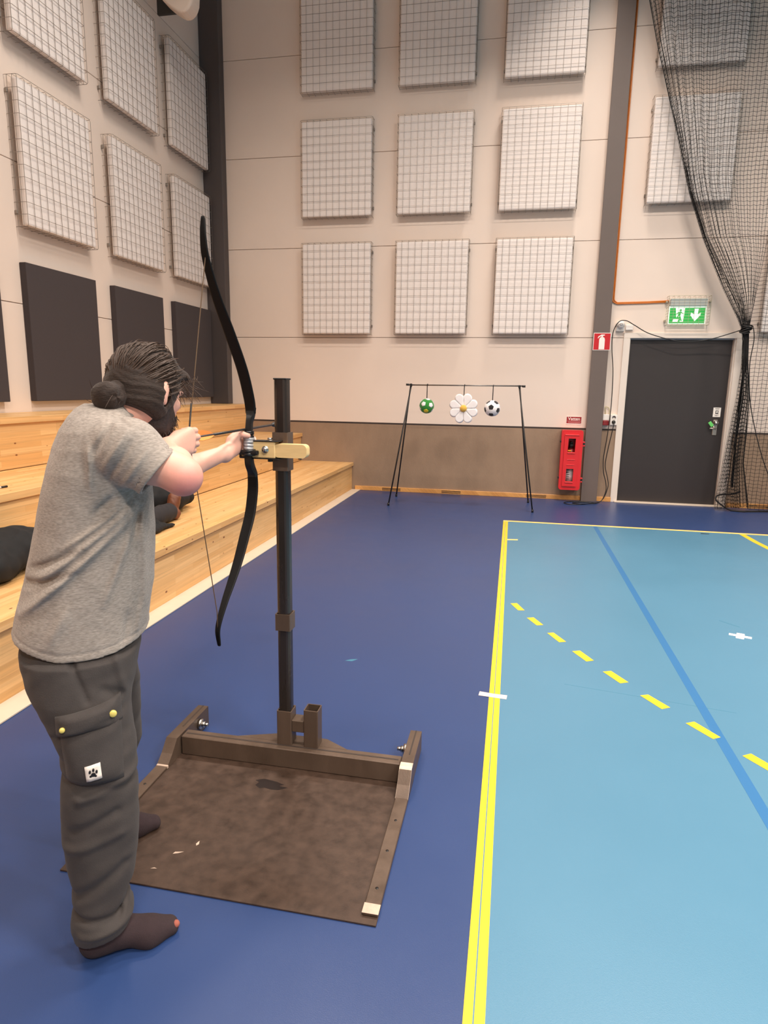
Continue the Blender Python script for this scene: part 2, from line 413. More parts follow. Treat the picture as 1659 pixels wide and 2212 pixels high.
# walls: backing plus separate concrete slabs with recessed joints
ZJ = [0.975, 2.15, 3.345, 4.52, 5.74, 6.94, CEIL]
b = MB(); b.box(XL-0.2, XR, D+0.04, D+0.2, 0, CEIL); wall_far = struct(b.build('wall_far', M_joint))
b = MB(); b.box(XL-0.2, XL-0.04, YB, D+0.2, 0, CEIL); wall_left = struct(b.build('wall_left', M_joint))
DX0, DX1, DZ = 1.40, 2.76, 2.175        # door opening
for i in range(len(ZJ)-1):
    z0, z1 = ZJ[i]+0.003, ZJ[i+1]-0.003
    if i == 0:
        spans = [(XL, 1.05), (1.054, DX0), (DX1, 7.0), (7.004, XR)]
    else:
        spans = [(XL, 1.05), (1.054, 7.0), (7.004, XR)]
    for (x0, x1) in spans:
        zz0 = z0
        b = MB(); b.box(x0, x1, D, D+0.045, zz0, z1, 0.0025); b.build('wall_slab', M_wall, wall_far)
    for (y0, y1) in ((YB, 2.0), (2.004, D)):
        b = MB(); b.box(XL-0.045, XL, y0, y1, z0, z1, 0.0025); b.build('wall_slab', M_wall, wall_left)
b = MB(); b.box(DX0, DX1, D, D+0.045, DZ, 2.153); 
for (x0, x1) in ((XL, DX0), (DX1, XR)):
    b = MB(); b.box(x0, x1, D-0.004, D+0.045, 0, 0.955, 0.002); b.build('concrete_dado', M_dado, wall_far)
    b = MB(); b.box(x0, x1, D-0.001, D+0.04, 0.955, 0.978); b.build('dado_joint', M_dadocap, wall_far)
b = MB(); b.box(XL-0.045, XL, YB, D, 0, 0.97); b.build('concrete_dado', M_dado, wall_left)
b = MB(); b.box(XR, XR+0.2, YB, D+0.2, 0, CEIL); struct(b.build('wall_right', M_wall))
b = MB(); b.box(XL-0.2, XR+0.2, YB-0.2, YB, 0, CEIL); struct(b.build('wall_back', M_wall))
b = MB(); b.box(XL-0.2, XR+0.2, YB-0.2, D+0.2, CEIL, CEIL+0.2); struct(b.build('ceiling', M_ceil))

# columns
b = MB(); b.box(-4.347, -4.07, 8.86, 9.008, 1.2005, CEIL-0.002, 0.004)
tag(b.build('steel_column', M_coldark), 'dark steel column in the corner where the left and far walls meet', 'column')
b = MB(); b.box(0.962, 1.168, 8.925, 8.94, 0, CEIL, 0.003); b.box(0.972, 1.158, 8.94, D, 0, CEIL)
pillar = tag(b.build('steel_column', M_col), 'grey-brown steel column between the caged panels and the exit door', 'column')

# baseboard with vent slots
def baseboard(name, x0, x1, slots):
    b = MB(); b.box(x0, x1, D-0.022, D-0.004, 0, 0.062, 0.003); o = struct(b.build(name, M_pine2))
    for sx in slots:
        for z in (0.017, 0.031, 0.045):
            b = MB(); b.box(sx-0.135, sx+0.135, D-0.0226, D-0.021, z-0.0038, z+0.0038); b.build('vent_slot', M_black, o)
baseboard('baseboard_far', -2.2, 0.962, (-1.66, -0.80, 0.375))
baseboard('baseboard_far', 1.168, DX0-0.04, ())
baseboard('baseboard_far', DX1+0.05, XR, (3.18, 4.2))

# ------------------------------------------------------------------ tiered seating
SEAT0 = -4.0
bl = thing('tiered_seating', 'three-tier pine bench seating running along the left wall', 'bleachers', (0, 0, 0))
tiers = [(-2.225, 0.0, 0.40, -3.01), (-2.995, 0.40, 0.80, -3.785), (-3.77, 0.80, 1.20, -4.345)]
YE = D-0.008
for ti, (xf, zb, zt, xb) in enumerate(tiers):
    b = MB(); b.box(XL+0.005, xf-0.055, SEAT0, YE-0.001, 0 if ti == 0 else zb-0.02, zt-0.047); st = b.build('step', M_pine, bl)
    cuts = [SEAT0, -1.2, 1.9, 5.1, YE]
    # nosing
    cn = [SEAT0]+[SEAT0+1.3*i for i in range(1, 10)]+[YE]
    for y0, y1 in zip(cn[:-1], cn[1:]):
        b = MB(); b.box(xf-0.045, xf, y0+0.0004, y1-0.0004, zt-0.05, zt, 0.0025); b.build('nosing', M_pine, st)
    # tread planks
    n = 6 if ti < 2 else 4; x1 = xf-0.0455; x0 = xb if ti < 2 else XL+0.004
    for k in range(n):
        a, c = x0+(x1-x0)*k/n, x0+(x1-x0)*(k+1)/n
        sh = (k*0.83) % 1.9
        cc = [SEAT0]+[y+sh-0.9 for y in cuts[1:-1]]+[YE]
        for y0, y1 in zip(cc[:-1], cc[1:]):
            dz = random.uniform(-0.0004, 0.0004)
            b = MB(); b.box(a+0.0003, c-0.0003, y0+0.0004, y1-0.0004, zt-0.045, zt-0.001+dz, 0.0008); b.build('tread_plank', M_pine, st)
    # riser planks
    for k in range(3):
        a, c = zb+0.002+(zt-0.052-zb)*k/3, zb+0.002+(zt-0.052-zb)*(k+1)/3
        sh = (k*0.77+ti*0.4) % 1.8
        cc = [SEAT0]+[y+sh-0.8 for y in cuts[1:-1]]+[YE]
        for y0, y1 in zip(cc[:-1], cc[1:]):
            b = MB(); b.box(xf-0.052, xf-0.022-random.uniform(0, 0.0006), y0+0.0004, y1-0.0004, a+0.0003, c-0.0003, 0.0008); b.build('riser_plank', M_pine, st)
b = MB(); b.box(-2.247, -2.118, SEAT0, D-0.023, 0, 0.010, 0.002); struct(b.build('trim_1', M_strip))

# ------------------------------------------------------------------ acoustic panels
def make_cage(wd=0.975, ht=1.20, dp=0.125):
    root = empty('acoustic_panel')
    # local: x width, z height, y=0 wall, front at -dp
    b = MB(); b.box(-wd/2+0.012, wd/2-0.012, -dp+0.012, -dp+0.075, 0.012, ht-0.012, 0.018); b.build('absorber_board', M_absorb, root)
    for sx in (-wd/2+0.12, wd/2-0.12):
        b = MB(); b.box(sx-0.02, sx+0.02, -dp+0.074, 0, 0.05, ht-0.05); b.build('mounting_rail', M_wire, root)
    c = MB(); r = 0.0021; nx, nz = 11, 12
    for i in range(nx+1):
        x = -wd/2+wd*i/nx
        c.tube([(x, 0, 0), (x, -dp+0.012, 0), (x, -dp, 0.012), (x, -dp, ht-0.012), (x, -dp+0.012, ht), (x, 0, ht)], r, 4)
    for j in range(nz+1):
        z = ht*j/nz
        c.tube([(-wd/2, 0, z), (-wd/2, -dp+0.012, z), (-wd/2+0.012, -dp-0.003, z), (wd/2-0.012, -dp-0.003, z), (wd/2, -dp+0.012, z), (wd/2, 0, z)], r, 4)
    for y in (-0.03, -0.08):
        c.tube([(-wd/2, y, 0), (wd/2, y, 0), (wd/2, y, ht), (-wd/2, y, ht)], r, 4, closed=True)
    cage = c.build('wire_cage', M_wire, root, fixn=False)
    for sx in (-1, 1):
        for z in (0.12, ht-0.12):
            h = MB(); h.box(sx*wd/2-0.008, sx*wd/2+0.008, -0.03, 0, z-0.015, z+0.015, 0.003); h.build('wall_bracket', M_wire, root)
    return root
proto = make_cage()
used = [False]
def panel(loc, rz, label, group):
    if not used[0]:
        o = proto; used[0] = True; o.location = loc; o.rotation_euler = (0, 0, rz)
    else: o = dup(proto, loc, rz)
    return tag(o, label, 'acoustic panel', group)
GA = 'caged white acoustic panels'
colx = [-2.465, -1.16, 0.158]; rowz = [2.182, 3.705, 5.235]
cn = ['left', 'middle', 'right']; rn = ['lowest', 'middle', 'top']
for ci, x in enumerate(colx):
    for ri, z in enumerate(rowz):
        panel((x, D, z), 0, 'white caged panel on the far wall left of the door, %s row, %s column' % (rn[ri], cn[ci]), GA)
for ri, z in ((1, 3.73), (2, 5.235)):
    panel((1.945, D, z), 0, ['', 'white caged acoustic panel above the exit sign, half behind the black net', 'white caged acoustic panel at the top right, almost all behind the black net'][ri], GA)
for ri, z in ((0, 2.20), (1, 3.73), (2, 5.235)):
    panel((3.41, D, z), 0, 'white caged panel at the right picture edge behind the net, %s of three' % rn[ri], GA)
# left wall (rotated so its front faces +x)
lefty = [4.42, 5.73, 7.045, 8.33]
for ri, z in ((0, 2.80), (1, 4.32)):
    for yi, y in enumerate(lefty[1:], 1):
        panel((XL, y, z), PI/2, 'white caged panel on the left wall, %s row, %s to the corner column' % (['lower', 'upper'][ri], ['', 'third closest', 'second closest', 'closest'][yi]), GA)
GD = 'dark felt acoustic panels'
for yi, y in enumerate(lefty):
    b = MB(); b.box(XL+0.002, XL+0.066, y-0.495, y+0.495, 1.295, 2.505, 0.006)
    o = b.build('felt_panel', M_felt)
    tag(o, 'charcoal felt acoustic panel on the left wall, %s' % ['cut by the left picture edge', 'widest one in full view', 'behind the archer\'s head', 'beside the dark corner column'][yi], 'acoustic panel', GD)

# loudspeaker high on the left wall
sp = thing('wall_speaker', 'white rounded loudspeaker high up in the left corner', 'speaker', (XL, 8.02, 5.86))
M_spk = pbr('cream_housing', lin(228, 210, 194), 0.5); M_spkd = pbr('dark_housing', lin(52, 50, 46), 0.6)
b = MB(); b.box(0.135, 0.40, -0.44, -0.40, -0.262, 0.45, 0.006); b.build('bracket_box', M_spkd, sp)
b = MB(); b.box(0.002, 0.20, -0.43, -0.41, 0.20, 0.40, 0.004); b.build('wall_arm', M_spkd, sp)
out = [(-4.10, 5.95), (-4.11, 5.72), (-4.047, 5.64), (-3.99, 5.592), (-3.94, 5.555), (-3.88, 5.518), (-3.838, 5.502), (-3.80, 5.501), (-3.768, 5.512), (-3.735, 5.537), (-3.71, 5.57), (-3.69, 5.62), (-3.682, 5.70), (-3.69, 5.95)]
b = MB(); b.prism([(x+4.35, z-5.86) for x, z in out], 'Y', -0.62, -0.425); hs = b.build('housing', M_spk, sp)
mod = hs.modifiers.new('bevel', 'BEVEL'); mod.width = 0.03; mod.segments = 4; mod.limit_method = 'ANGLE'; mod.angle_limit = 0.9


# ------------------------------------------------------------------ door
door = struct(empty('door_1', (0, 0, 0)))
b = MB()
b.box(1.352, 1.432, D-0.02, D+0.07, 0, 2.1445, 0.002); b.box(2.70, 2.785, D-0.02, D+0.07, 0, 2.1445, 0.002); b.box(1.352, 2.785, D-0.02, D+0.07, 2.145, 2.213, 0.002)
b.box(1.425, 1.44, D-0.0, D+0.07, 0, 2.15); b.box(2.685, 2.702, D+0.0, D+0.07, 0, 2.15)
b.build('door_frame', M_frame, door)
b = MB(); b.box(1.438, 2.672, D+0.038, D+0.05, 0.012, 2.128, 0.002); b.build('door_leaf', M_door, door)
b = MB(); b.box(1.43, 2.70, D+0.03, D+0.039, 2.128, 2.15); b.build('head_stop', pbr('grey_blue_stop', lin(150, 152, 158), 0.5), door)
b = MB(); b.box(1.40, 2.79, D-0.06, D+0.045, 0.0, 0.016, 0.003); b.build('threshold', pbr('threshold_paint', lin(206, 190, 172), 0.5), door)
hd = MB(); hd.box(2.548, 2.602, D+0.028, D+0.039, 0.93, 1.13, 0.004)
lock = hd.build('lock_plate', M_alu, door)
b = MB(); b.lathe([(0.028, 0), (0.030, 0.02), (0.024, 0.045), (0.0, 0.05)], 'Y', (2.578, D+0.03, 1.092), 16); b.build('turn_knob', M_chrome, lock)
b = MB(); b.tube([(2.575, D+0.03, 1.02), (2.575, D-0.01, 1.02), (2.50, D-0.012, 1.02)], 0.009, 8); b.build('lever_handle', M_alu, lock)
nt_ = MB(); nt_.box(2.535, 2.625, D+0.036, D+0.0385, 1.165, 1.285); note = nt_.build('notice', M_whitemat)
tag(note, 'small white notice stuck on the dark door above its lock', 'notice')
b = MB(); b.box(2.562, 2.598, D+0.0355, D+0.037, 1.205, 1.247); n1 = b.build('pictogram', M_black, note)
b = MB(); b.lathe([(0.013, 0), (0.013, 0.0008)], 'Y', (2.581, D+0.0358, 1.226), 14); b.build('pictogram_disc', M_whitemat, n1)
b = MB()
for z, x0, x1 in ((1.272, 2.555, 2.608), (1.264, 2.56, 2.602), (1.19, 2.555, 2.605), (1.18, 2.56, 2.59)): b.box(x0, x1, D+0.0357, D+0.037, z-0.0022, z+0.0022)
b.build('printed_line', M_black, note)
kt = thing('key_tag', 'green key tag hanging at the door lock', 'key tag', (2.53, D-0.015, 1.05))
Mg = pbr('green_plastic', lin(110, 214, 110), 0.4)
b = MB(); b.box(-0.02, 0.02, -0.004, 0.004, -0.035, 0.035, 0.003, Matrix.Rotation(math.radians(-38), 4, 'Y') @ Matrix.Translation((-0.0, 0, 0.03))); b.build('tag', Mg, kt)
b = MB(); b.tube([(0.012, 0, 0.002), (0.03, 0.0, -0.025), (0.045, 0.0, -0.05)], 0.003, 6); b.build('key_ring', M_chrome, kt)

# ------------------------------------------------------------------ exit sign in cage
ex = thing('exit_sign', 'lit green emergency exit sign in a wire cage above the door', 'exit sign', (2.085, D, 2.305))
Mgs = pbr('green_lit_panel', lin(46, 164, 72), 0.4, emit=0.55); Mws = pbr('white_lit_panel', lin(225, 240, 225), 0.4, emit=0.75)
Mhs = pbr('sign_housing', lin(176, 184, 180), 0.4)
b = MB(); b.box(-0.215, 0.215, -0.075, -0.01, 0.225, 0.315, 0.006); b.build('housing', Mhs, ex)
b = MB(); b.box(-0.222, 0.215, -0.05, -0.036, 0.012, 0.224, 0.003); pn = b.build('sign_panel', Mws, ex)
b = MB(); b.box(-0.213, 0.206, -0.0515, -0.0495, 0.02, 0.205); b.build('green_field', Mgs, pn)
def pxy(poly, y0, y1, name, m, par):
    b = MB(); b.prism(poly, 'Y', y0, y1); return b.build(name, m, par)
pxy([(-0.145, 0.205), (-0.035, 0.205), (-0.045, 0.04), (-0.085, 0.035), (-0.075, 0.1), (-0.13, 0.09)], -0.0525, -0.051, 'doorway', Mws, pn)
pxy([(-0.175, 0.035), (-0.11, 0.035), (-0.10, 0.07), (-0.16, 0.075)], -0.0525, -0.051, 'doorway', Mws, pn)
man = MB()
man.lathe([(0.014, 0.051), (0.014, 0.054)], 'Y', (-0.085, 0.0, 0.178), 12)
for poly in ([(-0.108, 0.158), (-0.075, 0.162), (-0.085, 0.105), (-0.115, 0.11)], [(-0.11, 0.158), (-0.135, 0.13), (-0.13, 0.124), (-0.10, 0.148)], [(-0.078, 0.16), (-0.052, 0.14), (-0.056, 0.132), (-0.082, 0.148)],
             [(-0.112, 0.115), (-0.098, 0.108), (-0.125, 0.072), (-0.165, 0.07), (-0.165, 0.08), (-0.13, 0.085)], [(-0.10, 0.112), (-0.086, 0.108), (-0.072, 0.08), (-0.062, 0.045), (-0.074, 0.043), (-0.084, 0.075)]):
    man.prism(poly, 'Y', -0.054, -0.052)
man.build('running_figure', Mgs, pn)
pxy([(0.075, 0.195), (0.125, 0.195), (0.118, 0.125), (0.155, 0.15), (0.15, 0.115), (0.09, 0.045), (0.035, 0.115), (0.04, 0.15), (0.078, 0.125)], -0.0525, -0.051, 'down_arrow', Mws, pn)
Mgc = pbr('cage_coating', lin(176, 168, 146), 0.45, metal=0.4)
c = MB(); x0, x1, z0, z1, dp = -0.245, 0.245, -0.005, 0.345, 0.115
for i in range(9):
    x = x0+(x1-x0)*i/8; c.tube([(x, 0, z0), (x, -dp, z0), (x, -dp, z1-0.02), (x, -dp+0.02, z1), (x, 0, z1)], 0.0018 if 0 < i < 8 else 0.0032, 4)
for j in range(11):
    z = z0+(z1-z0)*j/10; c.tube([(x0, 0, z), (x0, -dp, z), (x1, -dp, z), (x1, 0, z)], 0.0018 if 0 < j < 10 else 0.0032, 4)
c.build('wire_cage', Mgc, ex, fixn=False)
b = MB()
for sx, z in ((-0.255, 0.28), (-0.255, 0.05), (0.255, 0.28)): b.box(sx-0.012, sx+0.012, -0.05, 0, z-0.012, z+0.012, 0.003)
b.build('cage_clip', Mgc, ex)

# extinguisher sign on the column
fs = thing('safety_sign', 'red square fire extinguisher sign on the grey-brown column', 'sign', (1.078, 8.925, 1.987))
b = MB(); b.box(-0.108, 0.108, -0.004, 0, 0, 0.218, 0.001); b.build('sign_plate', M_whitemat, fs)
b = MB(); b.box(-0.101, 0.101, -0.005, -0.0035, 0.007, 0.211); fld = b.build('red_field', pbr('sign_red', lin(196, 30, 38), 0.4), fs)
b = MB(); b.prism([(-0.036, 0.012), (0.034, 0.012), (0.034, 0.135), (0.026, 0.158), (0.008, 0.165), (0.008, 0.18), (0.03, 0.185), (0.03, 0.196), (-0.01, 0.198), (-0.05, 0.172), (-0.056, 0.15), (-0.046, 0.15), (-0.04, 0.165), (-0.012, 0.178), (-0.012, 0.165), (-0.028, 0.158), (-0.036, 0.135)], 'Y', -0.006, -0.0045)
b.build('extinguisher_symbol', M_whitemat, fld)

# Vatten sign
vt = thing('label_sign', 'small red water sign above the extinguisher cabinet', 'sign', (0.807, D, 1.032))
b = MB(); b.box(-0.098, 0.098, -0.004, 0, -0.008, 0.098, 0.001); b.build('sign_plate', M_whitemat, vt)
b = MB(); b.box(-0.094, 0.096, -0.005, -0.0035, 0.006, 0.094); vf = b.build('red_field', pbr('sign_dark_red', lin(150, 28, 32), 0.45), vt)
b = MB(); b.box(-0.088, 0.088, -0.0058, -0.0045, 0.036, 0.039); b.box(-0.075, 0.085, -0.0058, -0.0045, 0.018, 0.026); b.build('printed_line', pbr('pale_red_print', lin(206, 150, 146), 0.5), vf)
def text_obj(txt, size, m, parent, loc, rot, ext=0.0006, name='lettering'):
    cu = bpy.data.curves.new(name, 'FONT'); cu.body = txt; cu.size = size; cu.extrude = ext; cu.align_x = 'CENTER'; cu.offset = size*0.012
    t = bpy.data.objects.new(name, cu); C.objects.link(t)
    dg = bpy.context.evaluated_depsgraph_get(); dg.update()
    me = bpy.data.meshes.new_from_object(t.evaluated_get(dg)); me.materials.clear(); me.materials.append(m)
    bpy.data.objects.remove(t)
    o = bpy.data.objects.new(name, me); C.objects.link(o); o.parent = parent; o.location = loc; o.rotation_euler = rot
    return o
text_obj('Vatten', 0.058, M_whitemat, vf, (0.002, -0.0056, 0.048), (PI/2, 0, 0))

# extinguisher cabinet
cb = thing('extinguisher_cabinet', 'red plastic fire extinguisher cabinet on the concrete dado', 'cabinet', (0.787, D-0.004, 0.165))
def rrect(x0, x1, z0, z1, r, n=5):
    o = []
    for cx_, cz_, a0 in ((x1-r, z1-r, 0), (x0+r, z1-r, PI/2), (x0+r, z0+r, PI), (x1-r, z0+r, 1.5*PI)):
        for i in range(n+1): o.append((cx_+r*math.cos(a0+PI/2*i/n), cz_+r*math.sin(a0+PI/2*i/n)))
    return o
HH, HW = 0.795, 0.137
b = MB(); b.box(-HW+0.006, HW-0.006, -0.018, 0, 0.008, HH-0.008, 0.004)
for a in ((-HW+0.004, -HW+0.016, 0.008, HH-0.008), (HW-0.016, HW-0.004, 0.008, HH-0.008)): b.box(a[0], a[1], -0.185, -0.01, a[2], a[3], 0.003)
for a in ((0.008, 0.02), (HH-0.02, HH-0.008)): b.box(-HW+0.006, HW-0.006, -0.185, -0.01, a[0], a[1], 0.003)
b.build('cabinet_body', M_red, cb)
# door lid with two window openings built from bands
bm = bmesh.new()
def ring_panel(bm, outer, holes, y0, y1):
    edges = []
    for loop in [outer]+holes:
        vs = [bm.verts.new((x, y0, z)) for x, z in loop]
        edges += [bm.edges.new((vs[i], vs[(i+1) % len(vs)])) for i in range(len(vs))]
    r = bmesh.ops.triangle_fill(bm, use_beauty=True, use_dissolve=False, edges=edges)
    faces = [g for g in r['geom'] if isinstance(g, bmesh.types.BMFace)]
    e = bmesh.ops.extrude_face_region(bm, geom=faces)
    for g in e['geom']:
        if isinstance(g, bmesh.types.BMVert): g.co.y = y1
W1 = [(-0.052, 0.505), (0.04, 0.505), (0.045, 0.685), (-0.047, 0.685)]; W2 = [(-0.055, 0.115), (0.038, 0.115), (0.04, 0.285), (-0.052, 0.285)]
ring_panel(bm, rrect(-HW, HW, 0, HH, 0.035), [W1, W2], -0.18, -0.205)
ring_panel(bm, rrect(-0.098, 0.088, 0.05, HH-0.055, 0.01), [W1, W2], -0.206, -0.222)
bmesh.ops.recalc_face_normals(bm, faces=bm.faces[:])
me = bpy.data.meshes.new('cabinet_lid'); bm.to_mesh(me); bm.free(); me.materials.append(M_red)
lid = bpy.data.objects.new('cabinet_lid', me); C.objects.link(lid); lid.parent = cb
mod = lid.modifiers.new('bevel', 'BEVEL'); mod.width = 0.004; mod.segments = 2; mod.limit_method = 'ANGLE'
b = MB()
b.box(-0.095, 0.085, -0.23, -0.22, HH-0.07, HH-0.058, 0.003); b.box(-0.05, 0.05, -0.229, -0.22, 0.405, 0.411, 0.002); b.box(-0.055, 0.05, -0.229, -0.22, 0.335, 0.341, 0.002)
b.box(-0.055, 0.045, -0.232, -0.22, 0.488, 0.5, 0.003); b.box(-0.06, 0.04, -0.232, -0.22, 0.098, 0.11, 0.003); b.build('moulded_rib', M_red, lid)
for z in (0.62, 0.14):
    b = MB(); b.box(HW, HW+0.03, -0.19, -0.14, z+0.01, z+0.026, 0.003); b.box(HW, HW+0.03, -0.19, -0.14, z-0.036, z-0.02, 0.003); b.build('hinge', M_red, cb)
    b = MB(); b.box(HW-0.004, HW+0.024, -0.188, -0.14, z-0.02, z+0.01); b.build('hinge_pin', M_black, cb)
    b = MB(); b.box(-HW-0.016, -HW+0.004, -0.2, -0.15, z-0.012+0.02, z+0.012+0.02, 0.003); b.build('latch', M_black, cb)
fx = thing('fire_extinguisher', 'fire extinguisher with a white label inside the red cabinet', 'fire extinguisher', (0.787, D-0.10, 0.19))
b = MB(); b.lathe([(0.06, 0), (0.072, 0.01), (0.072, 0.46), (0.06, 0.51), (0.03, 0.53), (0.022, 0.56)], 'Z', (0, 0, 0), 20); b.build('cylinder', pbr('dark_red_cylinder', lin(120, 14, 18), 0.4), fx)
b = MB(); b.lathe([(0.0735, 0.08), (0.0735, 0.27)], 'Z', (0, 0, 0), 20); b.build('label', pbr('label_paper', lin(214, 206, 204), 0.6, var=0.06, vscale=40), fx)
b = MB(); b.box(-0.02, 0.02, -0.09, 0.03, 0.56, 0.58, 0.003); b.box(-0.015, 0.015, -0.08, 0.03, 0.60, 0.612, 0.003); b.box(-0.018, 0.018, -0.03, 0.03, 0.53, 0.605, 0.003); b.build('valve_handle', M_black, fx)
b = MB(); b.box(-0.045, 0.0, -0.075, -0.06, 0.485, 0.505, 0.003); b.build('safety_pin_tag', pbr('orange_plastic', lin(236, 160, 40), 0.4), fx)
b = MB()
for i in range(5): b.box(-0.04, -0.005, -0.0738, -0.0728, 0.115+i*0.03, 0.122+i*0.03)
b.box(-0.045, -0.03, -0.0738, -0.0728, 0.20, 0.215); b.build('label_print', M_greyfab, fx)

# sockets, alarm, conduit, cables
so = thing('wall_socket', 'white double power socket with a black plug beside the door frame', 'socket', (1.312, D, 1.03))
b = MB(); b.box(-0.042, 0.042, -0.035, 0, 0, 0.135, 0.005); b.build('socket_housing', M_white, so)
for z in (0.098, 0.04):
    b = MB(); b.lathe([(0.026, 0.0355), (0.024, 0.0358), (0.022, 0.031)], 'Y', (0, 0, z), 18); b.build('socket_well', pbr('socket_grey', lin(196, 190, 182), 0.5), so)
pg = MB(); pg.lathe([(0.019, 0.03), (0.02, 0.05), (0.016, 0.062), (0.0, 0.064)], 'Y', (1.312, D, 1.07), 14)
b2 = thing('wall_socket', 'white socket box with a red lower lid beside the column', 'socket', (1.213, D, 1.03))
b = MB(); b.box(-0.042, 0.038, -0.05, 0, 0.062, 0.14, 0.006); b.build('socket_housing', M_white, b2)
b = MB(); b.box(-0.045, 0.036, -0.065, 0, -0.005, 0.062, 0.01); b.build('red_lid', pbr('deep_red_plastic', lin(128, 18, 24), 0.3, coat=0.4), b2)
b = MB(); b.tube(curve_pts([(1.205, D-0.02, 1.168), (1.195, D-0.02, 1.25), (1.20, D-0.015, 1.268), (1.235, D-0.018, 1.255), (1.25, D-0.02, 1.21), (1.245, D-0.015, 1.165)], 6), 0.0045, 6)
tag(b.build('conduit', pbr('pale_cable', lin(190, 178, 130), 0.5)), 'thin pale cable looped above the red-lidded socket', 'cable')
al = thing('alarm_beacon', 'round white alarm beacon left above the door frame', 'alarm', (1.298, D, 2.29))
b = MB(); b.lathe([(0.055, 0), (0.055, 0.03), (0.048, 0.035), (0.046, 0.075), (0.030, 0.095), (0.0, 0.1)], 'Y', (0, 0, 0.02), 22); b.build('beacon_body', M_white, al)
b = MB(); b.box(-0.05, 0.05, -0.04, 0, -0.06, -0.01, 0.006); b.build('beacon_base', M_white, al)
b = MB(); b.lathe([(0.018, 0.095), (0.02, 0.1), (0.012, 0.104)], 'Y', (0, 0, 0.02), 14); b.build('beacon_lens', pbr('lens_grey', lin(205, 200, 196), 0.3), al)
b = MB(); b.box(1.365, 1.455, D-0.03, D, 2.245, 2.312, 0.005); tag(b.build('junction_box', M_white), 'small white junction box beside the alarm beacon', 'junction box')
Mor = pbr('orange_conduit', lin(214, 120, 40), 0.45)
b = MB()
for dx, dz in ((0, 0), (0.016, 0.014)):
    b.tube([(1.178+dx, D-0.012, CEIL-0.05), (1.178+dx, D-0.012, 2.70)]+curve_pts([(1.178+dx, D-0.012, 2.66), (1.185+dx, D-0.012, 2.60+dz), (1.24, D-0.012, 2.570+dz)], 5)+[(1.40, D-0.012, 2.574+dz), (1.60, D-0.012, 2.578+dz), (1.86, D-0.012, 2.588+dz)], 0.0075, 8)
tag(b.build('conduit', Mor), 'orange cable pair running down the column and across to the exit sign', 'cable')
Mcab = pbr('black_rubber', lin(24, 22, 22), 0.45)
Yc = 8.95
b = MB()
b.tube(curve_pts([(2.70, 8.80, 2.235), (2.36, Yc-0.04, 2.125), (2.09, Yc-0.03, 2.10), (1.92, Yc-0.03, 2.117), (1.64, Yc-0.02, 2.20), (1.46, Yc-0.02, 2.30), (1.344, Yc-0.08, 2.350), (1.26, Yc-0.06, 2.335), (1.207, Yc-0.02, 2.21), (1.21, Yc-0.02, 2.0), (1.245, Yc-0.01, 1.737), (1.256, Yc-0.02, 1.45), (1.25, Yc-0.06, 1.2), (1.235, Yc-0.06, 0.9), (1.21, Yc-0.06, 0.60), (1.222, Yc-0.06, 0.42), (1.262, Yc-0.06, 0.28), (1.27, Yc-0.08, 0.16), (1.22, Yc-0.10, 0.03), (1.12, 8.78, 0.008), (0.9, 8.62, 0.006), (0.76, 8.62, 0.006), (0.74, 8.74, 0.006), (0.9, 8.86, 0.007), (1.15, 8.80, 0.010)], 8), 0.0058, 7)
ca = tag(b.build('power_cable', Mcab), 'black cable hung over the door, round the beacon and down to the floor', 'cable')
b = MB(); b.tube(curve_pts([(1.312, D-0.062, 1.07), (1.31, D-0.08, 1.04), (1.295, D-0.07, 0.92), (1.265, D-0.07, 0.72), (1.245, D-0.08, 0.50), (1.285, D-0.09, 0.33), (1.30, D-0.10, 0.22), (1.25, D-0.12, 0.06), (1.16, 8.83, 0.008), (0.98, 8.80, 0.008), (0.84, 8.72, 0.007), (0.92, 8.64, 0.012), (1.1, 8.7, 0.014), (1.17, 8.82, 0.014)], 8), 0.0055, 7)
c2 = tag(b.build('power_cable', Mcab), 'black cable from the socket plug to the floor coil', 'cable')
pg.build('plug', Mcab, c2)

# ------------------------------------------------------------------ divider net
net = thing('divider_net', 'black divider net gathered and tied beside the door', 'net', (0, 0, 0))
Mnet = pbr('black_net_cord', lin(20, 18, 18), 0.7)
EZ = np.array([0.0, 0.13, 0.43, 0.84, 1.355, 1.75, 2.08, 2.24, 2.35, 2.725, 3.26, 3.78, 4.395, 4.95, 5.39, 5.875, 7.9])
EX = np.array([2.60, 2.60, 2.63, 2.66, 2.705, 2.72, 2.70, 2.665, 2.615, 2.40, 2.133, 1.925, 1.737, 1.557, 1.414, 1.28, 0.78])
RZ = np.array([0.0, 0.6, 1.4, 1.9, 2.24, 2.5, 3.2]); RX = np.array([2.99, 2.87, 2.845, 2.775, 2.745, 2.77, 2.83])
cell = 0.047; XT0, XEND = 0.80, 5.2
nv = int((XEND-XT0)/cell); nh = int(7.85/cell)
xi = XT0+cell*np.arange(nv+1); zj = 0.03+cell*np.arange(nh+1)
X, Z = np.meshgrid(xi, zj, indexing='ij')
E_ = np.interp(Z, EZ, EX); Rr_ = np.interp(Z, RZ, RX, right=2.83)
t_ = np.clip((X-XT0)/(2.83-XT0), 0, 1)
gam = np.clip((2.83-XT0)/np.maximum(Rr_-E_, 0.05), 1.0, 2.1)
gam = 1+(gam-1)*np.clip((Z-2.5)/0.8, 0, 1)
PX = E_+t_**gam*(Rr_-E_)
PX = np.where(X < 2.83, PX, np.maximum(PX, X))
compress = np.clip((X-PX < 0)*(PX-X), 0, 1.2)
ii = np.arange(nv+1)[:, None]+0*X
PY = 8.72+0.018*np.sin(X*9+Z*0.7)+np.where(X < 2.85, np.clip(compress, 0, 0.6)*0.10*np.sin(ii*1.9), 0)+0.012*np.sin(ii*0.61)
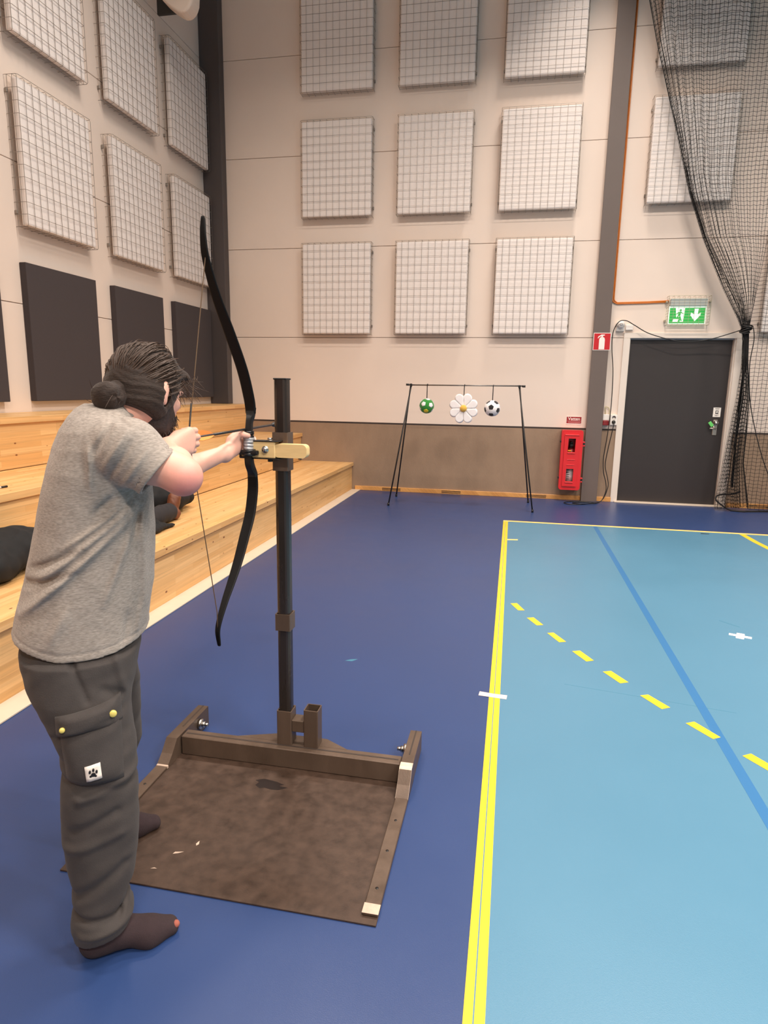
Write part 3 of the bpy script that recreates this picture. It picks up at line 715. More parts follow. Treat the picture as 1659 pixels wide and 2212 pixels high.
tie = np.exp(-((Z-2.2)/0.5)**2)
PY = PY*(1-tie*(X < 2.83))+(8.74+0.02*np.sin(ii*2.1))*tie*(X < 2.83)
PZ = Z+0.005*np.where(ii % 2 == 0, 1, -1)+0.010*np.sin(X*5.0+Z*3)+0.02*np.sin(X*1.3+1)*np.clip(Z/6, 0, 1)
PZ = np.where((X < 2.83), PZ+0.05*t_*np.exp(-Z/0.4), PZ)
PZ = np.maximum(PZ, 0.008)
PTS = np.stack([PX, PY, PZ], -1)
def net_tubes(lines, r):
    Vv = []; Ff = []; o = 0
    for L in lines:
        k = len(L); T = np.gradient(L, axis=0); T /= np.linalg.norm(T, axis=1)[:, None]+1e-9
        a = np.cross(T, np.array([0.3, 1.0, 0.2])); a /= np.linalg.norm(a, axis=1)[:, None]; bb = np.cross(T, a)
        for an in (0, 2.094, 4.189): Vv.append(L+r*(np.cos(an)*a+np.sin(an)*bb))
        i = np.arange(k-1)
        for c0, c1 in ((0, 1), (1, 2), (2, 0)):
            Ff.append(np.stack([o+c0*k+i, o+c1*k+i, o+c1*k+i+1, o+c0*k+i+1], 1))
        o += 3*k
    return np.concatenate(Vv), np.concatenate(Ff)
lines = [PTS[i] for i in range(nv+1)]+[PTS[:, j] for j in range(nh+1)]
vs_, fs_ = net_tubes(lines, 0.0026)
stuff(obj_np('netting', vs_, fs_, Mnet, net))
b = MB(); zz_ = np.linspace(7.8, 2.25, 60); b.tube([(float(np.interp(z, EZ, EX))-0.004, 8.715, float(z)) for z in zz_], 0.0055, 6); b.build('edge_rope', Mnet, net)
b = MB(); b.tube(curve_pts([(5.1, 8.80, 0.012), (3.6, 8.82, 0.012), (3.02, 8.70, 0.012), (2.90, 8.66, 0.012), (2.77, 8.70, 0.015), (2.64, 8.72, 0.09), (2.595, 8.74, 0.145), (2.62, 8.76, 0.185), (2.70, 8.76, 0.205), (2.80, 8.76, 0.215), (2.88, 8.76, 0.255)], 8), 0.010, 7); b.build('lead_line', Mnet, net)
b = MB()
for s_ in range(7):
    zc = 2.20+0.012*s_
    b.tube([(2.70+0.055*math.cos(a)+0.005*s_, 8.74+0.05*math.sin(a), zc+0.02*math.sin(a+s_)) for a in [2*PI*i/14 for i in range(14)]], 0.008, 5, closed=True)
b.build('tie_cord', Mnet, net)
b = MB()
for s_ in range(3):
    P = [(2.685+0.012*s_, 8.74+0.015*math.sin(s_*2), 2.25), (2.70+0.014*s_, 8.735+0.012*math.cos(s_), 2.0), (2.73+0.01*s_, 8.74, 1.7), (2.735+0.008*s_, 8.74, 1.3), (2.74+0.01*s_, 8.74, 0.8), (2.76+0.008*s_, 8.74, 0.3)]
    b.tube(curve_pts(P, 6), 0.0045, 5)
b.tube(curve_pts([(2.78, 8.70, 2.25), (2.80, 8.69, 2.1), (2.79, 8.70, 1.8), (2.84, 8.70, 1.4), (2.95, 8.70, 1.0), (3.1, 8.70, 0.6), (3.3, 8.7, 0.2), (3.4, 8.72, 0.02)], 8), 0.006, 6)
b.build('gather_cord', Mnet, net)

# ------------------------------------------------------------------ target stand with hanging toys
ts = thing('target_stand', 'thin black A-frame target stand before the far wall', 'stand', (0, 0, 0))
YA = 8.22; ZA = 1.507
for (fx_, fy, ax) in ((-1.487, 7.873, -1.285), (-1.512, 8.579, -1.292), (0.298, 7.907, 0.062), (0.261, 8.595, 0.068)):
    b = MB(); b.tube([(ax, YA, ZA-0.01), ((ax+fx_)/2, (YA+fy)/2, ZA/2), (fx_, fy, 0.012)], [0.009, 0.010, 0.009], 8); lg = b.build('leg', M_black, ts)
    b = MB(); b.tube([(fx_, fy, 0.035), (fx_, fy, 0.0)], 0.014, 8); b.build('foot_cap', M_black, lg)
b = MB(); b.tube([(-1.34, YA, ZA), (0.125, YA, ZA+0.008)], 0.0085, 8); b.build('crossbar', pbr('grey_metal_bar', lin(120, 116, 112), 0.3, metal=0.8), ts)
for x0, x1 in ((-1.35, -1.31), (0.095, 0.135)):
    b = MB(); b.tube([(x0, YA, ZA+0.004), (x1, YA, ZA+0.004)], 0.014, 8); b.build('end_cap', M_black, ts)
for x in (-1.287, 0.064):
    b = MB(); b.box(x-0.014, x+0.014, YA-0.016, YA+0.016, ZA-0.02, ZA+0.018, 0.004); b.build('clamp', M_black, ts)

def sphere_patch(center, axis, R, ang, up, n=5, dep=0.0):
    """pentagon on a sphere: fan of rings"""
    ax = Vector(axis).normalized(); u = ax.orthogonal().normalized(); u = (Vector(up)-ax*Vector(up).dot(ax)); u = u.normalized() if u.length > 1e-4 else ax.orthogonal().normalized()
    v = ax.cross(u); vs = [Vector(center)+ax*R]; fs = []; rings = 3; m = n*3
    for k in range(1, rings+1):
        for j in range(m):
            a = 2*PI*j/m; seg = (a % (2*PI/n))-PI/n; rad = math.cos(PI/n)/math.cos(seg)*ang*k/rings
            d = ax*math.cos(rad)+(u*math.cos(a)+v*math.sin(a))*math.sin(rad)
            vs.append(Vector(center)+d*R)
    for j in range(m): fs.append((0, 1+j, 1+(j+1) % m))
    for k in range(1, rings):
        for j in range(m): fs.append((1+(k-1)*m+j, 1+k*m+j, 1+k*m+(j+1) % m, 1+(k-1)*m+(j+1) % m))
    # rim down into the ball
    o = len(vs)
    for j in range(m):
        d = vs[1+(rings-1)*m+j]-Vector(center); vs.append(Vector(center)+d*0.96)
    for j in range(m): fs.append((1+(rings-1)*m+j, o+j, o+(j+1) % m, 1+(rings-1)*m+(j+1) % m))
    return vs, fs
ph = (1+5**0.5)/2
ICO = [Vector(v).normalized() for v in [(0, s1, s2*ph) for s1 in (-1, 1) for s2 in (-1, 1)]+[(s1, s2*ph, 0) for s1 in (-1, 1) for s2 in (-1, 1)]+[(s2*ph, 0, s1) for s1 in (-1, 1) for s2 in (-1, 1)]]
def toy_ball(name, label, loc, R, first, mats, special=None, spin=0.0, ang=0.36):
    o = thing(name, label, 'ball', loc)
    Rm_ = ICO[0].rotation_difference(Vector(first).normalized()).to_matrix()
    Rm_ = Matrix.Rotation(spin, 3, Vector(first).normalized()) @ Rm_
    b = MB(); b.lathe([(max(R*math.sin(PI*i/18), 0.0005), -R*math.cos(PI*i/18)) for i in range(19)], 'Z', (0, 0, 0), 32); b.build('ball_cover', mats[0], o)
    for i, v in enumerate(ICO):
        d = Rm_ @ v; nb = max((Rm_ @ w_ for w_ in ICO if w_ != v), key=lambda q: q.dot(d))
        vs, fs = sphere_patch((0, 0, 0), d, R*1.012, ang, -(nb-d*nb.dot(d)))
        b = MB(); b.add(vs, fs, True); b.build('pentagon_patch', mats[2] if i == special else mats[1], o)
    return o
M_grn = pbr('green_plush', lin(40, 132, 46), 0.9, var=0.08, vscale=60, bump=0.2, bscale=300, sheen=0.3)
M_plw = pbr('white_plush', lin(238, 234, 234), 0.9, var=0.03, vscale=60, bump=0.2, bscale=300, sheen=0.3)
M_plb = pbr('black_plush', lin(28, 25, 25), 0.9, sheen=0.3)
M_ply = pbr('yellow_plush', lin(228, 206, 40), 0.9, sheen=0.3)
gb = toy_ball('toy_ball', 'green plush ball with white and yellow pentagons hanging from the stand', (-1.078, YA-0.01, 1.248), 0.094, (-0.35, -0.9, 0.30), (M_grn, M_plw, M_ply), special=None, spin=0.5)
ys = min((c_ for c_ in gb.children if c_.name.startswith('pentagon')), key=lambda c_: (Vector(c_.bound_box[0])*0+sum((Vector(q) for q in c_.bound_box), Vector())/8-Vector((0.02, -0.09, -0.03))).length)
ys.data.materials[0] = M_ply
toy_ball('toy_ball', 'black and white plush football hanging from the stand', (-0.255, YA-0.01, 1.236), 0.099, (-0.12, -0.95, 0.16), (M_plw, M_plb, M_plb), spin=1.3)
fl = thing('plush_flower', 'white plush daisy with yellow centre hanging from the stand', 'plush toy', (-0.611, YA-0.01, 1.228))
for k in range(8):
    a = math.radians(22.5+45*k); L_ = 0.19 if k in (1, 2, 5, 6) else 0.185
    dx, dz = math.cos(a), math.sin(a); tx, tz = -dz, dx
    R_ = L_
    def post(p, d): return d+0.0012*wav(p, 90, 2)
    prims = [rcone((dx*0.03, 0, dz*0.03), (dx*(R_-0.055), -0.006, dz*(R_-0.055)), 0.022, 0.05, 0.01),
             ellip((dx*(R_-0.05)+tx*0.012, -0.004, dz*(R_-0.05)+tz*0.012), (0.05, 0.03, 0.05), None, 0.012)]
    fsq = [(f, lo, hi, kq) for f, lo, hi, kq in prims]
    F0 = Field(fsq)
    def post2(p, d): return np.maximum(d+0.001*wav(p, 90, 2), np.abs(p[:, 1])-0.028)
    F0.post = post2
    vs, fs = mesh_field(F0, 0.006, levels=3)
    obj_np('petal', vs, fs, M_plw, fl)
b = MB(); b.lathe([(max(0.044*math.sin(PI*i/12), 0.0004), -0.034*math.cos(PI*i/12)) for i in range(13)], 'Y', (0, -0.028, 0), 24); b.build('flower_centre', pbr('mustard_plush', lin(222, 176, 74), 0.9, sheen=0.3), fl)
M_cord = pbr('black_cord', lin(20, 18, 18), 0.7)
for (x, ztop, who) in ((-1.078, 1.335, gb), (-0.611, 1.325, fl)):
    pass
def hang(par, x, zt, zc):
    b = MB(); b.tube([(0.0, 0.01, ZA+0.012-zc), (0.0, 0.0, ZA-0.02-zc), (0.0, -0.002, zt-zc)], 0.0055, 6)
    b.tube([(0.004*math.cos(a), 0.01+0.013*math.sin(a), ZA+0.004-zc+0.013*math.cos(a)) for a in [2*PI*i/10 for i in range(10)]], 0.004, 5, closed=True)
    b.build('hanging_loop', M_cord, par)
balls = [o for o in C.objects if o.name.startswith('toy_ball')]
hang(balls[0], 0, 1.335, 1.248); hang(balls[1], 0, 1.33, 1.236); hang(fl, 0, 1.30, 1.228)

# ------------------------------------------------------------------ bow rig: steel base plate with post
rig = thing('bow_stand', 'brown steel floor plate with an upright post holding the bow', 'bow stand', (0, 0, 0))
M_plate = pbr('rusty_steel_plate', lin(67, 51, 41), 0.5, metal=0.2, var=0.40, vscale=22, bump=0.1, bscale=200, rvar=0.08)
# scratches / pale nicks and the dark stain are wear marks of the plate
b = MB(); b.box(-1.286, -0.297, 1.497, 2.19, 0.0, 0.006, 0.001); pl = b.build('floor_plate', M_plate, rig)
st_ = [(-0.85, 2.07), (-0.80, 2.062), (-0.765, 2.05), (-0.78, 2.04), (-0.745, 2.035), (-0.775, 2.015), (-0.80, 2.012), (-0.83, 2.018), (-0.845, 2.01), (-0.87, 2.026), (-0.862, 2.045), (-0.88, 2.055)]
b = MB(); b.prism(st_, 'Z', 0.006, 0.0063); b.build('dark_stain', pbr('oil_stain', lin(34, 26, 24), 0.35), pl)
for q in ([(-0.935, 1.69), (-0.93, 1.705), (-0.925, 1.69), (-0.93, 1.682)], [(-0.985, 1.632), (-0.97, 1.638), (-0.955, 1.648), (-0.968, 1.645), (-0.982, 1.642)], [(-1.02, 1.56), (-1.01, 1.566), (-1.0, 1.564)]):
    b = MB(); b.prism(q, 'Z', 0.006, 0.0063); b.build('bare_nick', M_worn, pl)
XB0, XB1 = -1.276, -0.306
b = MB(); b.box(XB0+0.04, XB1-0.04, 2.155, 2.21, 0.006, 0.085, 0.003); cbm = b.build('crossbeam', M_steel, rig)
b = MB(); b.box(XB0+0.05, XB1-0.05, 2.178, 2.186, 0.0845, 0.0858); b.build('beam_seam', pbr('seam_dark', lin(52, 42, 36), 0.6), cbm)
for side, x0, x1 in (('l', -1.286, -1.240), ('r', -0.343, -0.297)):
    b = MB(); b.prism([(2.05, 0.006), (2.40, 0.006), (2.40, 0.088), (2.13, 0.088), (2.09, 0.045), (2.05, 0.014)], 'X', x0, x1); sr = b.build('side_rail', M_steel, rig)
    b = MB(); b.box((x0+x1)/2-0.003, (x0+x1)/2+0.003, 2.22, 2.40, 0.0875, 0.0888); b.build('rail_seam', MATS['seam_dark'], sr)
    b = MB(); b.box(x0, x1, 1.525, 2.06, 0.006, 0.016, 0.002); fb = b.build('edge_bar', M_steel, rig)
    b = MB(); b.box(x0-0.001, x1+0.001, 1.523, 1.560, 0.0155, 0.0175, 0.0006); b.build('worn_tip', M_worn, fb)
    b = MB()
    for yy in (1.62, 1.78, 1.93): b.lathe([(0.005, 0.0158), (0.005, 0.0164)], 'Z', ((x0+x1)/2, yy, 0), 10)
    b.build('rivet_hole', M_black, fb)
    xin = x1 if side == 'l' else x0; sg = 1 if side == 'l' else -1
    b = MB(); b.tube([(xin, 2.315, 0.05), (xin+sg*0.014, 2.315, 0.05)], 0.022, 16); b.tube([(xin+sg*0.014, 2.315, 0.05), (xin+sg*0.026, 2.315, 0.05)], 0.013, 6); b.tube([(xin+sg*0.026, 2.315, 0.05), (xin+sg*0.04, 2.315, 0.05)], 0.008, 10)
    b.build('axle_bolt', M_chrome, sr)
    if side == 'r':
        b = MB(); b.prism([(2.052, 0.0152), (2.092, 0.0462), (2.131, 0.0892), (2.165, 0.0892), (2.165, 0.0882), (2.131, 0.0876), (2.09, 0.044), (2.05, 0.013)], 'X', x0-0.0005, x1+0.0005); b.build('bare_weld', pbr('ground_metal', lin(214, 192, 172), 0.5, metal=0.2, var=0.35, vscale=30), sr)
    else:
        b = MB(); b.box(x0, x1+0.002, 2.046, 2.056, 0.006, 0.0185, 0.002); b.build('weld_bead', M_worn, sr)
PXc, PYc = -0.812, 2.215
b = MB(); b.prism([(-1.02, 2.205), (-0.56, 2.205), (-0.66, 2.262), (-0.86, 2.262)], 'Z', 0.077, 0.0855); b.build('gusset_plate', M_steel, rig)
def sq_tube(b, cx_, cy_, s_, z0, z1, wall=0.004, c=0.006, cap=False):
    h = s_/2
    o = rrect(cx_-h, cx_+h, cy_-h, cy_+h, c, 3); i_ = rrect(cx_-h+wall, cx_+h-wall, cy_-h+wall, cy_+h-wall, max(c-wall, 0.001), 3)
    n = len(o); vs = []; fs = []
    for z in (z0, z1):
        vs += [(x, y, z) for x, y in o]+[(x, y, z) for x, y in i_]
    for j in range(n):
        k = (j+1) % n
        fs.append((j, k, 2*n+k, 2*n+j)); fs.append((n+k, n+j, 3*n+j, 3*n+k))
        fs.append((2*n+j, 2*n+k, 3*n+k, 3*n+j)); fs.append((n+j, n+k, k, j))
    b.add(vs, fs)
b = MB(); sq_tube(b, PXc, PYc, 0.050, 0.0855, 1.492, c=0.014); post = b.build('post', M_tube, rig)
b = MB(); b.box(PXc-0.025, PXc+0.025, PYc-0.025, PYc+0.025, 1.491, 1.497, 0.002); b.build('post_cap', M_black, post)
for z0, z1 in ((1.168, 1.306), (0.557, 0.622)):
    b = MB(); sq_tube(b, PXc, PYc, 0.060, z0, z1, wall=0.0045, c=0.004); b.build('collar', M_steel, rig)
b = MB(); sq_tube(b, PXc, PYc, 0.060, 0.0855, 0.226, wall=0.0045, c=0.004); b.build('socket', M_steel, rig)
b = MB(); sq_tube(b, PXc+0.108, PYc, 0.058, 0.0855, 0.240, wall=0.004, c=0.004); b.build('socket', M_steel, rig)
b = MB(); b.box(PXc+0.029, PXc+0.080, PYc-0.026, PYc+0.026, 0.142, 0.192, 0.003); b.build('socket_bridge', M_steel, rig)
# timber arm and its hardware
M_arm = pbr('pale_timber', lin(222, 190, 134), 0.5, var=0.12, vscale=60, stretch=(0.12, 1, 1), bump=0.1, bscale=120)
yA0, yA1 = 2.142, 2.184
b = MB()
b.prism(rrect(-0.82, -0.7005, 1.2205, 1.2685, 0.016, 5), 'Y', yA0+0.004, yA1); b.box(-0.905, -0.815, yA0, yA1, 1.217, 1.2755, 0.003)
arm = b.build('timber_arm', M_arm, rig)
for zc in (1.2755, 1.2135):
    b = MB(); b.box(-0.905, -0.80, yA0-0.002, yA1+0.002, zc, zc+0.003, 0.0008); b.build('clamp_plate', M_black, arm)
b = MB(); b.tube([(-0.850, yA0-0.001, 1.2485), (-0.850, yA0-0.004, 1.2485)], 0.0125, 18); b.tube([(-0.850, yA0-0.004, 1.2485), (-0.850, yA0-0.012, 1.2485)], 0.0095, 6)
b.tube([(-0.841, 2.163, 1.2785), (-0.841, 2.163, 1.281)], 0.0115, 16); b.tube([(-0.841, 2.163, 1.281), (-0.841, 2.163, 1.288)], 0.0085, 6); b.build('bolt', M_chrome, arm)
b = MB(); b.tube([(-0.841, 2.163, 1.2135), (-0.841, 2.163, 1.203)], 0.009, 6); b.tube([(-0.73, 2.163, 1.221), (-0.73, 2.163, 1.215)], 0.006, 6); b.build('nut', M_black, arm)

# ------------------------------------------------------------------ recurve bow and arrow (bow plane x = -0.913)
BX = -0.913
bow = thing('recurve_bow', 'black recurve bow drawn by the archer and clamped to the post', 'bow', (0, 0, 0))
def limb(name, pts, m, par):
    """ribbon: (y, z, width, thickness)"""
    C_ = curve_pts([(q[0], q[1], 0) for q in pts], 6); Wd = curve_pts([(q[2], q[3], 0) for q in pts], 6)
    vs = []; fs = []; n = len(C_)
    for i in range(n):
        t = (C_[min(i+1, n-1)]-C_[max(i-1, 0)]).normalized(); nrm = Vector((-t.y, t.x, 0)); hw, ht = Wd[i].x/2, Wd[i].y/2
        for sx, sn in ((-1, -0.5), (-0.8, -1), (0.8, -1), (1, -0.5), (1, 0.5), (0.8, 1), (-0.8, 1), (-1, 0.5)):
            p = C_[i]+nrm*(sn*ht); vs.append((BX+sx*hw, p.x, p.y))
    for i in range(n-1):
        for j in range(8): fs.append((i*8+j, i*8+(j+1) % 8, (i+1)*8+(j+1) % 8, (i+1)*8+j))
    fs.append(tuple(range(7, -1, -1))); fs.append(tuple((n-1)*8+j for j in range(8)))
    b = MB(); b.add(vs, fs, False); return b.build(name, m, par)
M_limb = pbr('black_limb', lin(12, 10, 10), 0.6, spec=0.2); M_riser = pbr('black_riser', lin(24, 22, 22), 0.4)
limb('limb', [(2.168, 1.372, 0.036, 0.014), (2.158, 1.42, 0.039, 0.011), (2.105, 1.52, 0.039, 0.010), (2.012, 1.634, 0.037, 0.009), (1.922, 1.737, 0.031, 0.008), (1.862, 1.832, 0.024, 0.008), (1.848, 1.89, 0.019, 0.009), (1.850, 1.939, 0.013, 0.010), (1.853, 1.948, 0.009, 0.009)], M_limb, bow)
limb('limb', [(2.172, 1.150, 0.036, 0.014), (2.170, 1.094, 0.039, 0.012), (2.140, 1.013, 0.039, 0.010), (2.085, 0.94, 0.037, 0.009), (2.029, 0.87, 0.034, 0.009), (1.969, 0.81, 0.029, 0.008), (1.915, 0.76, 0.024, 0.008), (1.87, 0.71, 0.019, 0.009), (1.852, 0.675, 0.016, 0.009), (1.858, 0.633, 0.012, 0.009), (1.862, 0.622, 0.009, 0.008)], M_limb, bow)
limb('riser', [(2.172, 1.392, 0.036, 0.016), (2.166, 1.365, 0.030, 0.022), (2.156, 1.345, 0.020, 0.030), (2.150, 1.315, 0.020, 0.034), (2.148, 1.28, 0.024, 0.036), (2.145, 1.235, 0.026, 0.036), (2.146, 1.20, 0.028, 0.032), (2.158, 1.178, 0.028, 0.028), (2.170, 1.160, 0.034, 0.022), (2.172, 1.145, 0.036, 0.016)], M_riser, bow)
def band(name, z0, z1, rx, ry, m, n=5, jit=0.0015):
    b = MB()
    for i in range(n):
        za = z0+(z1-z0)*i/n; zb = z0+(z1-z0)*(i+1)/n
        a1 = random.uniform(-jit, jit)*2
        prof = [(1.0, za), (1.03+random.uniform(0, 0.05), (za+zb)/2), (1.0, zb)]
        vs = []; fs = []; k = 18
        for s_, z in prof:
            for j in range(k):
                a = 2*PI*j/k; vs.append((BX+rx*s_*math.cos(a), 2.147+ry*s_*math.sin(a), z+a1*math.cos(a)))
        for r_ in range(2):
            for j in range(k): fs.append((r_*k+j, r_*k+(j+1) % k, (r_+1)*k+(j+1) % k, (r_+1)*k+j))
        fs.append(tuple(range(k))); fs.append(tuple(2*k+j for j in range(k)))
        b.add(vs, fs, True)
    return b.build(name, m, bow)
M_tape = pbr('silver_tape', lin(176, 176, 178), 0.32, metal=0.3, var=0.2, vscale=60, bump=0.3, bscale=150)
M_btape = pbr('black_tape', lin(20, 20, 22), 0.3, bump=0.3, bscale=120)
band('silver_tape_wrap', 1.245, 1.291, 0.0185, 0.024, M_tape, 4)
band('black_tape_wrap', 1.288, 1.312, 0.017, 0.022, M_btape, 3)
band('black_tape_wrap', 1.224, 1.246, 0.026, 0.03, M_btape, 2)
b = MB(); b.box(-0.962, -0.872, 2.122, 2.141, 1.228, 1.245, 0.006); b.box(-0.95, -0.905, 2.14, 2.19, 1.214, 1.228, 0.003); b.build('clamp_bar', M_btape, bow)
M_str = pbr('bow_string', lin(96, 74, 52), 0.6)
NY, NZ = 1.715, 1.316
b = MB(); b.tube([(BX, 1.848, 1.925), (BX, 1.857, 1.84), (BX, NY, NZ+0.012), (BX, NY-0.002, NZ), (BX, NY, NZ-0.012), (BX, 1.853, 0.74), (BX, 1.852, 0.665)], 0.0016, 6); strg = b.build('string', M_str, bow)
b = MB(); b.tube([(BX, NY+0.02, NZ+0.10), (BX, NY, NZ+0.012), (BX, NY, NZ-0.012), (BX, NY+0.02, NZ-0.10)], 0.0024, 6); b.build('serving', M_black, strg)
ar = thing('arrow', 'dark arrow with orange fletching nocked on the bow string', 'arrow', (0, 0, 0))
A0 = Vector((BX, NY-0.004, NZ)); A1 = Vector((-0.9285, 2.45, 1.3185)); Ad = (A1-A0).normalized()
b = MB(); b.tube([A0+Ad*0.015, A1-Ad*0.02], 0.0042, 8); b.build('shaft', pbr('carbon_shaft', lin(34, 31, 30), 0.35), ar)
b = MB(); b.tube([A0, A0+Ad*0.02], 0.004, 8); b.build('nock', M_black, ar)
b = MB(); b.tube([A1-Ad*0.045, A1-Ad*0.02, A1, A1+Ad*0.006], [0.0036, 0.009, 0.011, 0.008], 10); b.build('blunt_tip', M_black, ar)
Mfl = pbr('orange_feather', lin(238, 136, 62), 0.6)
for an in (90, 210, 330):
    sd = Vector((math.cos(math.radians(an)), 0, math.sin(math.radians(an))))
    pr_ = [(0.03, 0.003), (0.036, 0.014), (0.055, 0.018), (0.095, 0.0165), (0.135, 0.010), (0.165, 0.002)]
    vs = []; th = Ad.cross(sd).normalized()*0.0007
    top = [A0+Ad*t+sd*(0.002+h_) for t, h_ in pr_]; bot = [A0+Ad*t+sd*0.002 for t, h_ in pr_]
    n = len(pr_); vs = [p+th for p in top]+[p+th for p in bot]+[p-th for p in top]+[p-th for p in bot]; fs = []
    for i in range(n-1):
        fs += [(i, i+1, n+i+1, n+i), (2*n+i+1, 2*n+i, 3*n+i, 3*n+i+1), (i, 2*n+i, 2*n+i+1, i+1)]
    fs += [(0, n, 3*n, 2*n), (n-1, 3*n-1, 4*n-1, 2*n-1)]
    b = MB(); b.add(vs, fs); b.build('feather', Mfl, ar)

# ------------------------------------------------------------------ archer (local frame: x = facing, y = away from the camera side, z up)
AZ = math.atan2(0.527, 0.85)
man_ = thing('person', 'bearded archer with a bun, grey t-shirt and dark cargo trousers, drawing a bow', 'person', (-1.055, 1.53, 0), rz=AZ)
def skin_mat():
    m = pbr('skin', lin(226, 172, 152), 0.5, var=0.07, vscale=14, bump=0.05, bscale=250, sub=0.12)
    nt = m.node_tree; N = nt.nodes; Lk = nt.links; bs = N['Principled BSDF']; src = bs.inputs['Base Color'].links[0].from_socket
    tc = N.new('ShaderNodeTexCoord'); ds = N.new('ShaderNodeVectorMath'); ds.operation = 'DISTANCE'; ds.inputs[1].default_value = (0.19, -0.27, 1.22)
    Lk.new(tc.outputs['Object'], ds.inputs[0]); mr = N.new('ShaderNodeMapRange'); mr.inputs['From Min'].default_value = 0.02; mr.inputs['From Max'].default_value = 0.085
    mr.inputs['To Min'].default_value = 0.75; mr.inputs['To Max'].default_value = 0.0; Lk.new(ds.outputs['Value'], mr.inputs['Value'])
    mx = N.new('ShaderNodeMixRGB'); Lk.new(mr.outputs[0], mx.inputs[0]); Lk.new(src, mx.inputs[1]); mx.inputs[2].default_value = lin(206, 122, 116)   # the reddish elbow
    Lk.new(mx.outputs[0], bs.inputs['Base Color'])
    return m
M_skin = skin_mat()
def hair_mat():
    m = pbr('dark_brown_hair', lin(42, 30, 23), 0.65, spec=0.25, var=0.4, vscale=55, bump=0.5, bscale=110, stretch=(1, 1, 2.2), sheen=0.1)
    return m
M_hair = hair_mat()
M_beard = pbr('dark_beard_hair', lin(42, 29, 25), 0.6, var=0.35, vscale=70, bump=0.5, bscale=160)
AX = V3(0.527, 0.85, 0); XX = V3(0.85, -0.527, 0); ZZ = V3(0, 0, 1)
# head frame
ha = math.radians(47); tilt = math.radians(20)
HF = V3(math.cos(ha)*math.cos(tilt), math.sin(ha)*math.cos(tilt), -math.sin(tilt)); HR = V3(math.sin(ha), -math.cos(ha), 0); HU = np.cross(HR, HF)
HC = V3(0.112, 0.045, 1.468)
def hp(f, r, u): return HC+HF*f+HR*r+HU*u
HA = np.array([HF, HR, HU])
prims = []
P = prims.append
# head
P(ellip(hp(0.0, 0, 0.0), (0.096, 0.075, 0.092), HA, 0.0)); P(ellip(hp(0.035, 0, -0.065), (0.058, 0.056, 0.066), HA, 0.03))
P(rcone(hp(0.05, 0, -0.105), hp(0.07, 0, -0.115), 0.028, 0.024, 0.02))
P(rcone(hp(0.092, 0, -0.005), hp(0.112, 0, -0.043), 0.008, 0.014, 0.012))              # nose
for s_ in (-1, 1):
    P(ellip(hp(0.080, s_*0.032, 0.006), (0.016, 0.022, 0.008), HA, 0.012))              # brow
    P(ellip(hp(0.066, s_*0.045, -0.035), (0.018, 0.018, 0.016), HA, 0.015))             # cheek
    P(ellip(hp(-0.024, s_*0.084, -0.028), (0.016, 0.009, 0.030), HA, 0.006))            # ear
    P(ellip(hp(-0.014, s_*0.080, -0.050), (0.010, 0.008, 0.012), HA, 0.006))
P(rcone(hp(0.088, -0.018, -0.077), hp(0.088, 0.018, -0.077), 0.007, 0.007, 0.008)); P(rcone(hp(0.086, -0.015, -0.089), hp(0.086, 0.015, -0.089), 0.008, 0.008, 0.008))
# neck, torso under the shirt
P(rcone((0.0, 0.0, 1.34), hp(-0.03, 0, -0.075), 0.062, 0.056, 0.03))
P(loft([(0.80, -0.087, 0.125, 0, 0.16), (0.95, -0.056, 0.125, 0, 0.155), (1.1, -0.035, 0.115, 0, 0.16), (1.25, -0.02, 0.10, 0, 0.17), (1.34, -0.012, 0.075, 0, 0.15), (1.385, -0.005, 0.045, 0, 0.09)], 0.03))
# right arm
RS, RE, RW = V3(0.015, -0.15, 1.325), V3(0.176, -0.238, 1.252), V3(0.150, -0.028, 1.298)
P(rcone(RS, RS*0.45+RE*0.55, 0.058, 0.052, 0.03)); P(rcone(RS*0.45+RE*0.55, RE, 0.052, 0.044, 0.02)); P(rcone(RE+V3(0.004, -0.002, -0.004), RE*0.6+RW*0.4, 0.043, 0.041, 0.02)); P(rcone(RE*0.6+RW*0.4, RW, 0.041, 0.026, 0.02))
N_ = V3(0.2164, 0.0820, 1.316)      # nocking point in the local frame
Nk = N_
mcps = [(-0.034, 0.021, 0.024), (-0.030, 0.024, 0.005), (-0.034, 0.024, -0.014), (-0.042, 0.022, -0.031)]
flen = [0.042, 0.046, 0.043, 0.034]
for (a, x, z), L_ in zip(mcps, flen):
    m0 = Nk+AX*a+XX*x+ZZ*z
    P(rcone(RW+ZZ*z*0.45+XX*0.004, m0, 0.019, 0.0125, 0.014))
    pip = m0+AX*L_-XX*0.005-ZZ*0.001
    dip = pip-XX*0.026+AX*0.003; tip = dip-AX*0.018-XX*0.006
    P(rcone(m0, pip, 0.0105, 0.0095, 0.005)); P(rcone(pip, dip, 0.0095, 0.0085, 0.003)); P(rcone(dip, tip, 0.0082, 0.0072, 0.003))
P(ellip(Nk-AX*0.07+XX*0.005-ZZ*0.006, (0.036, 0.020, 0.034), np.array([AX, XX, ZZ]), 0.012))
tb = RW+AX*0.03-XX*0.014+ZZ*0.008
P(rcone(tb, tb+AX*0.034-XX*0.010+ZZ*0.006, 0.0145, 0.0115, 0.01)); P(rcone(tb+AX*0.034-XX*0.010+ZZ*0.006, tb+AX*0.058-XX*0.016-ZZ*0.004, 0.011, 0.0085, 0.004))
